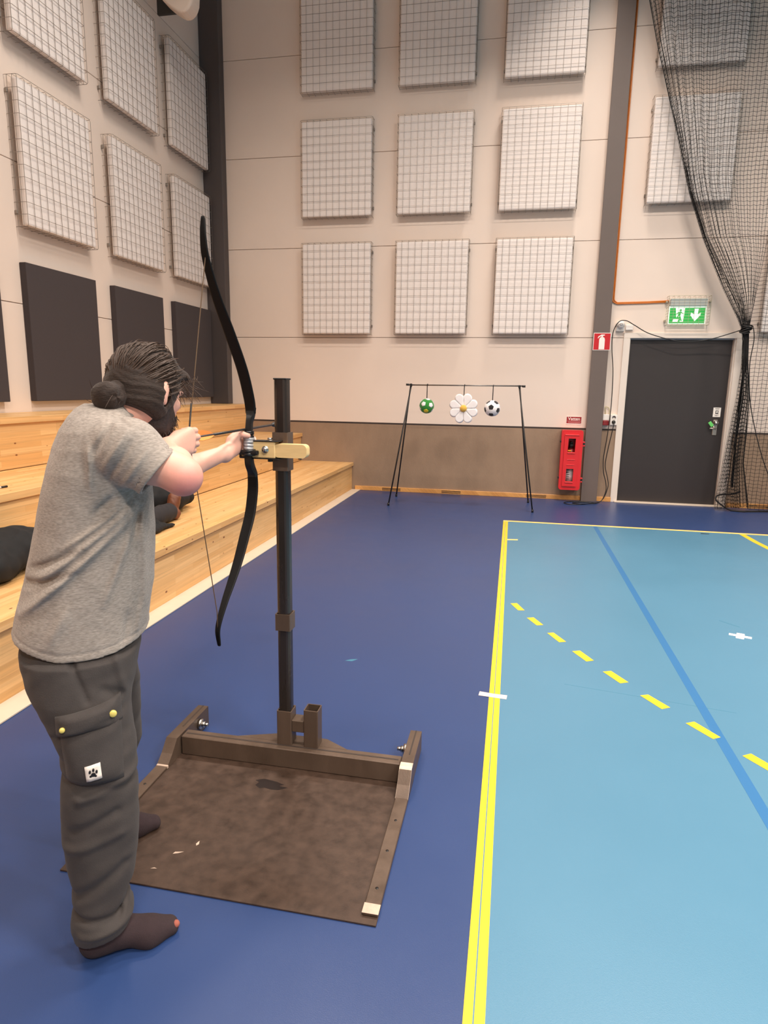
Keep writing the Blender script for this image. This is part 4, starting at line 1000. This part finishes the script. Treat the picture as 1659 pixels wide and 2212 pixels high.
# left arm
LS, LE, LW = V3(0.0, 0.16, 1.325), V3(0.165, 0.232, 1.192), V3(0.352, 0.375, 1.243)
P(rcone(LS, LE, 0.054, 0.042, 0.03)); P(rcone(LE, LE*0.65+LW*0.35, 0.041, 0.037, 0.02)); P(rcone(LE*0.65+LW*0.35, LW, 0.036, 0.0245, 0.02))
G_ = V3(0.4474, 0.452, 0.0)
def gp(x, a, z): return G_+XX*x+AX*a+ZZ*z
for z, L_ in ((1.283, 0.0), (1.268, 0.0), (1.253, 0.0), (1.239, -0.006)):
    m0 = gp(-0.044, -0.004+L_, z)
    P(rcone(LW+ZZ*(z-1.268)*0.4, m0, 0.020, 0.0125, 0.014))
    a1_ = gp(-0.030, 0.040+L_, z-0.002); a2_ = gp(-0.002, 0.044+L_, z-0.003); a3_ = gp(0.008, 0.030+L_, z-0.008)
    P(rcone(m0, a1_, 0.0108, 0.0098, 0.005)); P(rcone(a1_, a2_, 0.0096, 0.0088, 0.003)); P(rcone(a2_, a3_, 0.0086, 0.0075, 0.003))
P(ellip(gp(-0.040, -0.038, 1.268), (0.020, 0.036, 0.036), np.array([XX, AX, ZZ]), 0.014))
tb = gp(-0.040, -0.062, 1.282)
P(rcone(tb, gp(-0.026, -0.034, 1.302), 0.0165, 0.0135, 0.012)); P(rcone(gp(-0.026, -0.034, 1.302), gp(-0.008, -0.034, 1.300), 0.0125, 0.011, 0.005)); P(rcone(gp(-0.008, -0.034, 1.300), gp(0.006, -0.024, 1.296), 0.0105, 0.009, 0.003))
# legs inside the trousers
for s_, (ku, kw, kz), (au, aw) in ((-1, (-0.045, -0.185, 0.46), (-0.075, -0.25)), (1, (-0.055, 0.15, 0.46), (-0.105, 0.20))):
    P(rcone((-0.085, s_*0.085, 0.80), (ku, kw, kz), 0.085, 0.055, 0.04)); P(rcone((ku, kw, kz), (ku*0.6+au*0.4, kw*0.5+aw*0.5, 0.30), 0.055, 0.046, 0.02)); P(rcone((ku*0.6+au*0.4, kw*0.5+aw*0.5, 0.30), (au, aw, 0.08), 0.046, 0.034, 0.02))
    P(rcone((au, aw, 0.06), (au+0.15, aw, 0.024), 0.03, 0.02, 0.02)); P(rcone((au-0.025, aw, 0.035), (au+0.06, aw, 0.03), 0.026, 0.024, 0.02))
body, _ = sdf_obj('body', prims, 0.003, M_skin, man_)
for s_ in (-1, 1):
    b = MB(); c_ = hp(0.078, s_*0.031, -0.012)
    b.lathe([(max(0.0125*math.sin(PI*i/10), 0.0003), -0.0125*math.cos(PI*i/10)) for i in range(11)], 'Z', tuple(c_), 16); e_ = b.build('eye', M_white, man_)
    b = MB(); q = hp(0.0898, s_*0.031, -0.0125); b.lathe([(0.0055, -0.001), (0.0055, 0.001)], 'Z', (0, 0, 0), 12); iris = b.build('iris', pbr('iris_brown', lin(60, 40, 28), 0.2), e_)
    iris.matrix_basis = Matrix.Translation(Vector(q)) @ Vector((0, 0, 1)).rotation_difference(Vector(HF)).to_matrix().to_4x4()

# hair
def hair_post(p, d):
    q = (p-HC)@HA.T
    # flowing ridges running from brow to bun
    ph_ = q[:, 2]*150+q[:, 1]*60+1.5*np.sin(q[:, 0]*32)+1.2*np.sin(q[:, 1]*45)
    d = d+0.0007*np.sin(ph_)+0.0005*np.sin(ph_*2.3+2)+0.0022*wav(p, 45, 1)
    # leave face, nape and ear open
    face = np.maximum(-(q[:, 0]-0.040), q[:, 2]-0.030-0.25*(q[:, 0]-0.04))
    d = np.maximum(d, -face)
    nape = np.maximum(q[:, 2]+0.048, -(q[:, 0]+0.16))
    nape = np.where(q[:, 0] > -0.11, q[:, 2]+0.098+0.18*(q[:, 0]+0.02), 1.0)
    d = np.maximum(d, -nape)
    ear = np.linalg.norm((q-np.array([-0.012, 0.088, -0.040]))/np.array([0.014, 0.05, 0.027]), axis=1)-1
    return np.maximum(d, -ear*0.017)
hpz = [ellip(hp(-0.004, 0, 0.006), (0.106, 0.086, 0.101), HA, 0.0), ellip(hp(-0.05, 0, -0.03), (0.062, 0.076, 0.062), HA, 0.03), ellip(hp(-0.02, 0.04, -0.035), (0.05, 0.045, 0.045), HA, 0.03), ellip(hp(-0.055, 0.0, -0.072), (0.05, 0.066, 0.042), HA, 0.03), ellip(hp(-0.022, 0.045, -0.066), (0.045, 0.036, 0.036), HA, 0.03),
       ellip(hp(0.072, 0.03, 0.050), (0.026, 0.042, 0.020), HA, 0.02)]
hair, HFld = sdf_obj('hair', hpz, 0.0025, M_hair, man_, hair_post)
def bun_post(p, d):
    q = p-BUN
    return d+0.0018*np.sin(3*np.arctan2(q[:, 0]*0.8+q[:, 1]*0.6, q[:, 2])+np.linalg.norm(q, axis=1)*90+6*wav(p, 30, 3))+0.004*wav(p, 62, 2)+0.0016*wav(p, 150, 1)
BUN = hp(-0.128, 0.006, -0.082)
sdf_obj('hair_bun', [ellip(BUN, (0.038, 0.036, 0.037), HA, 0), rcone(BUN, hp(-0.085, 0, -0.045), 0.026, 0.034, 0.02)], 0.0025, M_hair, hair, bun_post)
# loose strands
rs = np.random.RandomState(11)
def slerp(a, b_, t):
    o = math.acos(max(-1, min(1, float(a@b_)))); return (math.sin((1-t)*o)*a+math.sin(t*o)*b_)/math.sin(o)
b = MB(); Rh = V3(0.108, 0.088, 0.103); bd = V3(-0.83, 0.05, -0.50); bd /= np.linalg.norm(bd)
for i in range(620):
    th_ = rs.uniform(-1.75, 1.75); f0 = rs.uniform(0.05, 0.85)
    s0 = V3(f0, math.sin(th_), math.cos(th_)*0.9); s0 /= np.linalg.norm(s0)
    if s0[2] < -0.28: continue
    if s0[0] > 0.6 and s0[2] < 0.30: continue
    off = rs.uniform(0.985, 1.035); pts = []
    ph0 = rs.uniform(0, 6.28); am = rs.uniform(0.002, 0.009)
    t0 = rs.uniform(0, 0.45); t1 = min(0.93, t0+rs.uniform(0.3, 0.6))
    for t in np.linspace(t0, t1, 9):
        d_ = slerp(s0, bd, t); lift = off+0.02*math.sin(3*t+ph0)
        q = d_*Rh*lift
        q = q+V3(0, am*math.sin(9*t+ph0), am*math.cos(8*t+ph0))
        if q[2] < -0.07 and q[0] > -0.06: break
        pts.append(tuple(hp(q[0]-0.004, q[1], q[2]+0.006)))
    if len(pts) > 3:
        k = len(pts); b.tube(pts, [0.0003+0.0009*math.sin(PI*(j+0.4)/k) for j in range(k)], 4)
# fly-aways at brow, temple and nape
for i in range(70):
    side = rs.choice([0, 1, 2], p=[0.55, 0.25, 0.2])
    if side == 0: p0 = V3(rs.uniform(0.05, 0.095), rs.uniform(0.02, 0.075), rs.uniform(0.02, 0.06)); dr = V3(rs.uniform(0.2, 1), rs.uniform(0.2, 0.9), rs.uniform(-1.2, 0.1))
    elif side == 1: p0 = V3(rs.uniform(-0.03, 0.05), rs.uniform(0.07, 0.085), rs.uniform(-0.01, 0.03)); dr = V3(rs.uniform(0.1, 0.9), rs.uniform(0.05, 0.3), rs.uniform(-0.8, 0.1))
    else: p0 = V3(rs.uniform(-0.15, -0.10), rs.uniform(-0.02, 0.04), rs.uniform(-0.11, -0.06)); dr = V3(rs.uniform(-0.8, -0.1), rs.uniform(-0.4, 0.5), rs.uniform(-0.8, 0.3))
    dr /= np.linalg.norm(dr); L_ = rs.uniform(0.02, 0.05); cu = V3(*rs.normal(0, 0.5, 3))
    pts = [tuple(hp(*(p0+dr*L_*t+cu*L_*0.6*t*t))) for t in np.linspace(0, 1, 6)]
    b.tube(pts, [0.0009, 0.0009, 0.0008, 0.0007, 0.0006, 0.0003], 4)
stuff(b.build('loose_strand', pbr('brown_strand', lin(64, 46, 34), 0.5, spec=0.3), hair, fixn=False))
# beard
def beard_post(p, d):
    q = (p-HC)@HA.T
    d = d+0.0022*wav(p, 170, 0, st=(1, 1, 0.5))+0.003*wav(p, 70, 3)
    mouth = np.linalg.norm((q-np.array([0.10, 0, -0.080]))/np.array([0.03, 0.022, 0.006]), axis=1)-1
    upper = np.where(np.abs(q[:, 1]) < 0.05, q[:, 2]+0.058, q[:, 2]+0.040)
    d = np.maximum(d, upper)
    d = np.maximum(d, -(q[:, 0]+0.030+0.10*(q[:, 2]+0.06)))
    return np.maximum(d, -mouth*0.006)
beard, _ = sdf_obj('beard', [ellip(hp(0.032, 0, -0.088), (0.062, 0.069, 0.068), HA, 0), rcone(hp(0.045, 0, -0.125), hp(0.052, 0.0, -0.172), 0.046, 0.026, 0.03), ellip(hp(0.02, 0.058, -0.052), (0.02, 0.02, 0.045), HA, 0.015), ellip(hp(0.02, -0.058, -0.052), (0.02, 0.02, 0.045), HA, 0.015)], 0.0025, M_beard, man_, beard_post)
b = MB()
for i in range(170):
    a = rs.uniform(-1.3, 1.9); v_ = rs.uniform(-0.17, -0.06)
    p0 = V3(0.045+0.055*math.cos(a), 0.062*math.sin(a), v_)
    if v_ < -0.13: p0[0] = 0.065+0.03*math.cos(a); p0[1] = 0.03*math.sin(a)
    dr = V3(0.6*math.cos(a), 0.6*math.sin(a), -1.0)+V3(*rs.normal(0, 0.35, 3)); dr /= np.linalg.norm(dr); L_ = rs.uniform(0.010, 0.024)
    b.tube([tuple(hp(*(p0+dr*L_*t))) for t in (0, 0.4, 0.8, 1.0)], [0.0009, 0.0008, 0.0006, 0.0003], 4)
stuff(b.build('beard_strand', M_beard, beard, fixn=False))

# t-shirt
def shirt_mat():
    m = bpy.data.materials.new('grey_melange_jersey'); m.use_nodes = True; nt = m.node_tree; N = nt.nodes; Lk = nt.links; bs = N['Principled BSDF']
    bs.inputs['Roughness'].default_value = 0.9; bs.inputs['Sheen Weight'].default_value = 0.15
    tc = N.new('ShaderNodeTexCoord'); mp = N.new('ShaderNodeMapping'); mp.inputs['Scale'].default_value = (90, 90, 380); Lk.new(tc.outputs['Object'], mp.inputs['Vector'])
    n = N.new('ShaderNodeTexNoise'); n.inputs['Scale'].default_value = 1.0; n.inputs['Detail'].default_value = 3; Lk.new(mp.outputs[0], n.inputs['Vector'])
    cr_ = N.new('ShaderNodeValToRGB'); cr_.color_ramp.elements[0].position = 0.3; cr_.color_ramp.elements[1].position = 0.72
    cr_.color_ramp.elements[0].color = lin(126, 118, 110); cr_.color_ramp.elements[1].color = lin(162, 153, 144); Lk.new(n.outputs['Fac'], cr_.inputs[0])
    n2 = N.new('ShaderNodeTexNoise'); n2.inputs['Scale'].default_value = 9; n2.inputs['Detail'].default_value = 5; Lk.new(tc.outputs['Object'], n2.inputs['Vector'])
    mr = N.new('ShaderNodeMapRange'); mr.inputs['From Min'].default_value = 0.3; mr.inputs['From Max'].default_value = 0.7; mr.inputs['To Min'].default_value = 0.93; mr.inputs['To Max'].default_value = 1.06; Lk.new(n2.outputs['Fac'], mr.inputs['Value'])
    sc = N.new('ShaderNodeVectorMath'); sc.operation = 'SCALE'; Lk.new(cr_.outputs[0], sc.inputs[0]); Lk.new(mr.outputs[0], sc.inputs['Scale']); Lk.new(sc.outputs[0], bs.inputs['Base Color'])
    bp = N.new('ShaderNodeBump'); bp.inputs['Strength'].default_value = 0.12; bp.inputs['Distance'].default_value = 0.002; Lk.new(n.outputs['Fac'], bp.inputs['Height']); Lk.new(bp.outputs[0], bs.inputs['Normal'])
    return m
M_shirt = shirt_mat()
TORSO = [(0.775, -0.088, 0.170, 0.0, 0.215), (0.83, -0.086, 0.170, 0.0, 0.213), (0.87, -0.078, 0.168, 0.0, 0.210), (0.95, -0.057, 0.162, 0.0, 0.205), (1.03, -0.045, 0.154, 0, 0.203), (1.1, -0.036, 0.147, 0.0, 0.203),
         (1.18, -0.026, 0.139, 0.0, 0.205), (1.25, -0.017, 0.128, 0.0, 0.206), (1.31, -0.012, 0.112, 0.0, 0.198), (1.35, -0.010, 0.097, 0.0, 0.178), (1.385, -0.006, 0.079, 0.0, 0.135), (1.405, -0.002, 0.064, 0.0, 0.10), (1.416, 0.004, 0.05, 0.0, 0.075)]
CUF = V3(0.122, -0.215, 1.254); CUFN = V3(0.76, -0.20, -0.62); CUFN /= np.linalg.norm(CUFN)
LCUF = V3(0.105, 0.205, 1.245); LCN = (LE-LS)/np.linalg.norm(LE-LS)
folds = [((0.055, -0.225, 1.165), (-0.175, -0.10, 0.985), 0.011, -0.007), ((0.055, -0.22, 1.145), (-0.22, -0.09, 0.90), 0.012, -0.008), ((0.035, -0.22, 1.17), (-0.10, -0.18, 1.075), 0.008, -0.004),
         ((0.065, -0.21, 1.13), (-0.02, -0.205, 0.93), 0.010, -0.004), ((0.085, -0.16, 1.17), (0.075, -0.17, 0.90), 0.010, -0.0045), ((-0.19, -0.09, 1.01), (-0.06, -0.19, 1.075), 0.010, 0.005),
         ((-0.22, -0.06, 0.965), (-0.08, -0.20, 1.02), 0.011, 0.006), ((0.02, -0.215, 1.20), (-0.025, -0.21, 1.16), 0.012, 0.006), ((0.075, -0.21, 1.16), (0.055, -0.215, 1.08), 0.009, 0.006),
         ((0.05, -0.205, 0.82), (0.075, -0.17, 0.93), 0.010, -0.004), ((0.02, -0.21, 0.815), (0.035, -0.20, 0.90), 0.009, 0.003), ((-0.15, -0.15, 0.84), (-0.10, -0.18, 0.93), 0.015, -0.003),
         ((0.03, -0.19, 1.385), (-0.02, -0.22, 1.30), 0.009, 0.005), ((0.06, -0.19, 1.365), (0.0, -0.225, 1.27), 0.009, -0.004), ((0.075, -0.22, 1.345), (0.01, -0.235, 1.245), 0.008, 0.004),
         ((0.10, -0.24, 1.32), (0.04, -0.25, 1.23), 0.008, -0.0035), ((-0.03, -0.19, 1.33), (-0.03, -0.205, 1.22), 0.010, -0.005), ((0.0, -0.13, 1.405), (0.07, -0.17, 1.37), 0.008, 0.003)]
def shirt_post(p, d):
    d = d+0.0028*wav(p, 26, 1)+0.0012*wav(p, 60, 3)
    for a, b_, w_, dp in folds:
        ds, t = seg_dist(p[:, ::2], a[::2], b_[::2])
        d = d+2.1*dp*np.exp(-(ds/(0.85*w_))**2)*np.sin(np.clip(t, 0.03, 0.97)*PI)**0.5*np.clip((-0.02-p[:, 1])/0.06, 0, 1)
    # cuffs
    nr = np.linalg.norm(p-CUF, axis=1) < 0.16
    cut = (p-CUF)@CUFN
    sd, st_ = seg_dist(p, (0.06, -0.19, 1.312), (0.165, -0.235, 1.222))
    mouth = np.maximum(sd-(0.074-0.010*st_)+0.008, -(cut+0.035)); mouth = np.where(nr, mouth, 1.0)
    d = np.maximum(d, -mouth)
    hem = 0.808+0.014*np.sin(p[:, 0]*9-0.6)+0.22*np.maximum(-(p[:, 0]+0.13), 0)+0.09*np.maximum(p[:, 0]-0.0, 0)
    hemcut = hem-p[:, 2]
    d = np.maximum(d, hemcut)
    inner = np.maximum(d+0.011, p[:, 2]-hem-0.05)
    d = np.maximum(d, -np.where(p[:, 2] < 0.95, inner, 1.0))
    # stitched hem and cuff seams
    sm = np.abs(p[:, 2]-hem-0.020)
    d = d+0.0016*np.exp(-(sm/0.0035)**2)
    sc_ = np.abs(cut+0.018); d = d+np.where(nr & (sd-(0.074-0.010*st_) > -0.012) & (p[:, 1] < -0.15), 0.0015*np.exp(-(sc_/0.0035)**2), 0)
    # neck opening
    nk = np.linalg.norm((p-V3(0.045, 0.012, 1.432))/V3(0.062, 0.066, 0.045), axis=1)-1
    return np.maximum(d, -nk*0.045)
def cutp(pr, c_, n_):
    f = pr[0]
    return (lambda p: np.maximum(f(p), (p-c_)@n_),)+pr[1:]
tprims = [loft(TORSO, 0.0, 2.3), rcone((0.0, -0.115, 1.325), (0.06, -0.19, 1.312), 0.072, 0.075, 0.03), cutp(rcone((0.06, -0.19, 1.312), (0.165, -0.235, 1.222), 0.074, 0.064, 0.02), CUF, CUFN),
          rcone((0.0, 0.115, 1.325), (0.03, 0.17, 1.32), 0.072, 0.072, 0.03), cutp(rcone((0.03, 0.17, 1.32), (0.14, 0.225, 1.22), 0.07, 0.062, 0.02), LCUF, LCN)]
shirt, SF = sdf_obj('t_shirt', tprims, 0.0035, M_shirt, man_, shirt_post)
b = MB(); nkc = []
for i in range(28):
    a = 2*PI*i/28; nkc.append((0.042+0.060*math.cos(a), 0.010+0.064*math.sin(a), 1.412-0.030*math.cos(a)-0.012*abs(math.sin(a))))
b.tube(nkc, 0.006, 8, closed=True); b.build('collar_rib', M_shirt, shirt)

# trousers
M_trs = pbr('charcoal_cargo_cloth', lin(54, 49, 47), 0.85, var=0.14, vscale=30, bump=0.2, bscale=350, sheen=0.05)
LEG = [(0.060, -0.078, 0.064, -0.250, 0.064), (0.085, -0.073, 0.073, -0.248, 0.072), (0.11, -0.072, 0.074, -0.245, 0.075), (0.145, -0.070, 0.070, -0.240, 0.074), (0.20, -0.067, 0.076, -0.232, 0.078), (0.28, -0.062, 0.087, -0.222, 0.084),
       (0.36, -0.060, 0.094, -0.212, 0.09), (0.42, -0.058, 0.093, -0.203, 0.092), (0.49, -0.057, 0.092, -0.195, 0.095), (0.55, -0.055, 0.091, -0.182, 0.1), (0.61, -0.072, 0.100, -0.165, 0.105), (0.69, -0.087, 0.117, -0.14, 0.112), (0.78, -0.09, 0.133, -0.11, 0.115)]
LEGF = [(0.02, -0.105, 0.062, 0.20, 0.062), (0.08, -0.10, 0.072, 0.20, 0.072), (0.14, -0.095, 0.07, 0.195, 0.074), (0.28, -0.07, 0.085, 0.185, 0.084), (0.37, -0.055, 0.094, 0.175, 0.09), (0.49, -0.05, 0.094, 0.16, 0.095), (0.59, -0.05, 0.096, 0.14, 0.10), (0.69, -0.08, 0.118, 0.115, 0.11), (0.78, -0.09, 0.133, 0.10, 0.115)]
tf = [((-0.15, -0.22, 0.61), (0.02, -0.27, 0.665), 0.012, 0.004), ((-0.14, -0.24, 0.50), (0.03, -0.25, 0.475), 0.014, 0.007), ((-0.10, -0.29, 0.465), (0.03, -0.25, 0.50), 0.012, -0.006), ((-0.12, -0.28, 0.38), (-0.02, -0.30, 0.42), 0.012, 0.005),
      ((-0.14, -0.25, 0.33), (-0.01, -0.30, 0.36), 0.013, -0.005), ((-0.13, -0.25, 0.20), (-0.01, -0.30, 0.27), 0.014, 0.006), ((-0.14, -0.24, 0.145), (-0.03, -0.31, 0.135), 0.010, 0.008), ((-0.03, -0.31, 0.135), (0.01, -0.25, 0.185), 0.010, 0.008),
      ((-0.12, -0.29, 0.10), (0.0, -0.29, 0.115), 0.010, -0.006), ((-0.09, -0.31, 0.055), (0.0, -0.27, 0.075), 0.009, 0.005), ((-0.10, -0.21, 0.79), (-0.07, -0.24, 0.705), 0.008, 0.005), ((0.0, -0.19, 0.80), (0.02, -0.22, 0.69), 0.010, -0.005), ((-0.03, -0.22, 0.72), (0.03, -0.20, 0.68), 0.012, 0.005)]
def trs_post(p, d):
    d = d+0.0035*wav(p, 30, 2, st=(1, 1, 1.5))+0.002*wav(p, 70, 0, st=(0.7, 0.7, 1.4))
    d = np.maximum(d, np.where(p[:, 1] < 0, 0.062+0.022*np.clip((p[:, 0]+0.11)/0.1, 0, 1)-p[:, 2], -1.0))
    for a, b_, w_, dp in tf:
        ds, t = seg_dist(p[:, ::2], a[::2], b_[::2]); d = d+1.2*dp*np.exp(-(ds/w_)**2)*np.clip((-0.16-p[:, 1])/0.05, 0, 1)
    return d
tr_pr = [loft(LEG, 0.0, 2.2), loft(LEGF, 0.0, 2.2), loft([(0.68, -0.088, 0.125, 0, 0.17), (0.74, -0.09, 0.137, 0, 0.188), (0.80, -0.088, 0.147, 0, 0.192), (0.86, -0.084, 0.146, 0, 0.19), (0.90, -0.075, 0.140, 0, 0.185)], 0.05, 2.3)]
trs, TF = sdf_obj('trousers', tr_pr, 0.004, M_trs, man_, trs_post)
def surf(u, z, w0=-0.45, w1=-0.08):
    ws = np.linspace(w0, w1, 240); d = TF(np.stack([np.full(240, u), ws, np.full(240, z)], 1))
    k = np.argmax(d < 0.0); return ws[k] if d[k] < 0 else w1
def cloth_patch(name, outline, off0, off1, m, parent, n=10):
    """quad patch given by 4 corners (u,z), laid on the trouser leg with its own thickness"""
    (a, b_, c_, d_) = [np.array(q) for q in outline]; vs = []; fs = []
    for lay, off in ((0, off1), (1, off0)):
        for i in range(n+1):
            for j in range(n+1):
                s_, t = i/n, j/n; q = (a*(1-s_)+b_*s_)*(1-t)+(d_*(1-s_)+c_*s_)*t
                e_ = min(min(s_, 1-s_), min(t, 1-t))*n; puff = min(1.0, 0.35+0.65*min(e_/1.5, 1.0)) if (lay == 0 and n > 6) else 1.0
                vs.append((q[0], surf(q[0], q[1])-off*puff, q[1]))
    N1 = (n+1)**2
    for i in range(n):
        for j in range(n):
            k = i*(n+1)+j; fs.append((k, k+1, k+n+2, k+n+1)); fs.append((N1+k, N1+k+n+1, N1+k+n+2, N1+k+1))
    rim = [i*(n+1) for i in range(n+1)]+[n*(n+1)+j for j in range(1, n+1)]+[i*(n+1)+n for i in range(n-1, -1, -1)]+[j for j in range(n-1, 0, -1)]
    for i in range(len(rim)): k0, k1 = rim[i], rim[(i+1) % len(rim)]; fs.append((k0, k1, N1+k1, N1+k0))
    b = MB(); b.add(vs, fs, True); return b.build(name, m, parent)
pk = cloth_patch('cargo_pocket', [(-0.125, 0.505), (0.005, 0.505), (0.005, 0.66), (-0.135, 0.645)], -0.004, 0.014, M_trs, trs, 12)
cloth_patch('pocket_flap', [(-0.142, 0.625), (0.008, 0.64), (0.006, 0.70), (-0.142, 0.675)], -0.002, 0.021, M_trs, pk, 10)
Mbt = pbr('pale_yellow_button', lin(214, 196, 104), 0.4)
for u, z, r_ in ((-0.125, 0.652, 0.0065), (-0.012, 0.668, 0.009)):
    wv = surf(u, z)-0.024; b = MB(); b.lathe([(r_, -0.004), (r_, 0.001), (r_*0.7, 0.003), (0.0005, 0.0032)], 'Y', (u, wv, z), 14); b.build('button', Mbt, pk)
lp = cloth_patch('logo_patch', [(-0.078, 0.522), (-0.043, 0.527), (-0.046, 0.563), (-0.081, 0.558)], 0.012, 0.0165, pbr('white_woven_patch', lin(212, 204, 196), 0.8), pk, 4)
b = MB(); wl = surf(-0.062, 0.543)-0.0185
for (dx, dz, rx, rz) in ((0.0, -0.004, 0.0055, 0.0045), (-0.0075, 0.004, 0.0026, 0.0036), (0.0005, 0.008, 0.0026, 0.0036), (0.0075, 0.003, 0.0026, 0.0036), (0.005, -0.0075, 0.003, 0.0025), (-0.006, -0.007, 0.0028, 0.0025)):
    b.prism([(-0.062+dx+rx*math.cos(2*PI*i/10), 0.5425+dz+rz*math.sin(2*PI*i/10)) for i in range(10)], 'Y', wl-0.0016, wl+0.003)
b.build('paw_mark', M_black, lp)

# socks
M_sock = pbr('dark_aubergine_knit', lin(46, 33, 36), 0.95, var=0.12, vscale=80, bump=0.3, bscale=500)
for au, aw, yaw in ((-0.075, -0.252, 0.0), (-0.108, 0.20, 0.0)):
    zf = 0.0 if aw < 0 else 0.006
    def spost(p, d, zf=zf): return np.maximum(d+0.0015*wav(p, 55, 2), (zf+0.001)-p[:, 2])
    sp_ = [rcone((au-0.018, aw, zf+0.035), (au+0.03, aw, zf+0.048), 0.040, 0.042, 0), rcone((au+0.03, aw, zf+0.048), (au+0.115, aw-0.004, zf+0.027), 0.040, 0.038, 0.02), rcone((au+0.115, aw-0.01, zf+0.022), (au+0.168, aw-0.002, zf+0.018), 0.036, 0.022, 0.02),
           rcone((au+0.11, aw+0.02, zf+0.02), (au+0.165, aw+0.014, zf+0.017), 0.025, 0.019, 0.015), rcone((au, aw, zf+0.05), (au, aw, zf+0.12), 0.042, 0.042, 0.02)]
    sk, _ = sdf_obj('sock', sp_, 0.003, M_sock, man_, spost)
    if aw < 0:
        b = MB(); b.lathe([(max(0.0105*math.sin(PI*i/8), 0.0003), -0.0105*math.cos(PI*i/8)) for i in range(9)], 'X', (au+0.183, aw-0.006, zf+0.026), 12); b.build('toe_seam', pbr('rust_toe', lin(150, 84, 70), 0.9), sk)

# ------------------------------------------------------------------ clothes and small things left on the seating
def heap(name, label, cat, loc, prims, m, amp=0.006, fr=34, h=0.006, seed=1, zf=0.0):
    def post_(p, d): return np.maximum(d+amp*wav(p, fr, seed)+amp*0.6*wav(p, fr*2.1, seed+1), zf+0.0005-p[:, 2])
    F0 = Field(prims, post_); vs, fs = mesh_field(F0, h, levels=4)
    o = obj_np(name, vs, fs, m); o.location = loc
    return tag(o, label, cat)
Z1 = 0.4
heap('jacket', 'black jacket heaped on the first tier left of the archer', 'jacket', (-2.78, 2.98, Z1), [ellip((0, -0.15, 0.10), (0.20, 0.30, 0.13), None, 0), ellip((0.0, 0.12, 0.13), (0.17, 0.20, 0.12), None, 0.06), ellip((-0.08, 0.30, 0.10), (0.16, 0.16, 0.10), None, 0.06), ellip((0.05, -0.5, 0.06), (0.2, 0.25, 0.09), None, 0.06)], M_blackfab, 0.014, 22, 0.008, 2)
b = MB(); b.box(-0.04, 0.04, -0.075, 0.075, 0, 0.010, 0.004)
ph_ = thing('mobile_phone', 'black phone with white case edge beside the black jacket', 'phone', (-2.575, 3.01, Z1), rz=0.5)
b.build('case', M_white, ph_)
b = MB(); b.box(-0.036, 0.036, -0.071, 0.071, 0.010, 0.0125, 0.001); b.build('screen', pbr('dark_glass', lin(20, 20, 22), 0.1), ph_)
b = MB(); b.tube([(-3.20, 3.30, 0.807), (-3.165, 3.52, 0.807)], 0.006, 8); pen = tag(b.build('marker_pen', pbr('white_pen', lin(230, 220, 214), 0.4)), 'white marker pen with black cap lying on the second tier', 'pen')
b = MB(); b.tube([(-3.1705, 3.486, 0.807), (-3.1635, 3.531, 0.807)], 0.0068, 8); b.build('pen_cap', M_black, pen)
heap('bag', 'black bag at the back of the clothes pile on the first tier', 'bag', (-2.80, 4.86, Z1), [ellip((-0.02, 0.02, 0.13), (0.16, 0.22, 0.13), None, 0), ellip((-0.03, 0.26, 0.10), (0.11, 0.11, 0.09), None, 0.05), ellip((-0.06, -0.18, 0.15), (0.13, 0.16, 0.12), None, 0.05)], M_blackfab, 0.010, 26, 0.008, 3)
heap('rolled_sweater', 'dark grey rolled sweater in the clothes pile on the first tier', 'sweater', (-2.64, 4.44, Z1), [rcone((0.0, -0.22, 0.075), (0.0, 0.13, 0.07), 0.075, 0.072, 0)], M_greyfab, 0.005, 30, 0.006, 1)
heap('gloves', 'crumpled black gloves at the front of the clothes pile', 'gloves', (-2.54, 4.18, Z1), [ellip((0.0, -0.02, 0.03), (0.07, 0.17, 0.035), None, 0), rcone((0.02, 0.05, 0.022), (0.04, 0.22, 0.014), 0.026, 0.012, 0.01), rcone((-0.02, 0.06, 0.03), (0.0, 0.17, 0.02), 0.03, 0.016, 0.01), ellip((-0.03, -0.03, 0.06), (0.05, 0.14, 0.03), None, 0.02)], M_blackfab, 0.006, 45, 0.005, 2)
M_leath = pbr('tan_leather', lin(108, 62, 40), 0.5, var=0.15, vscale=30, bump=0.2)
heap('boot', 'tan leather boot tucked between the bag and the grey sweater', 'boot', (-2.66, 4.66, Z1), [rcone((0.0, -0.02, 0.05), (0.02, 0.02, 0.17), 0.05, 0.05, 0), ellip((0.03, -0.03, 0.05), (0.06, 0.05, 0.05), None, 0.02)], M_leath, 0.004, 60, 0.005, 2)

# tape on the floor
b = MB(); b.prism([(-0.092, 2.945), (0.042, 2.933), (0.046, 2.975), (-0.02, 2.978), (-0.088, 2.988)], 'Z', 0.0014, 0.0021)
tag(b.build('tape_strip', pbr('pale_pink_tape', lin(226, 200, 190), 0.6, var=0.06, vscale=30)), 'pale pink tape strip stuck across the yellow court line', 'tape')
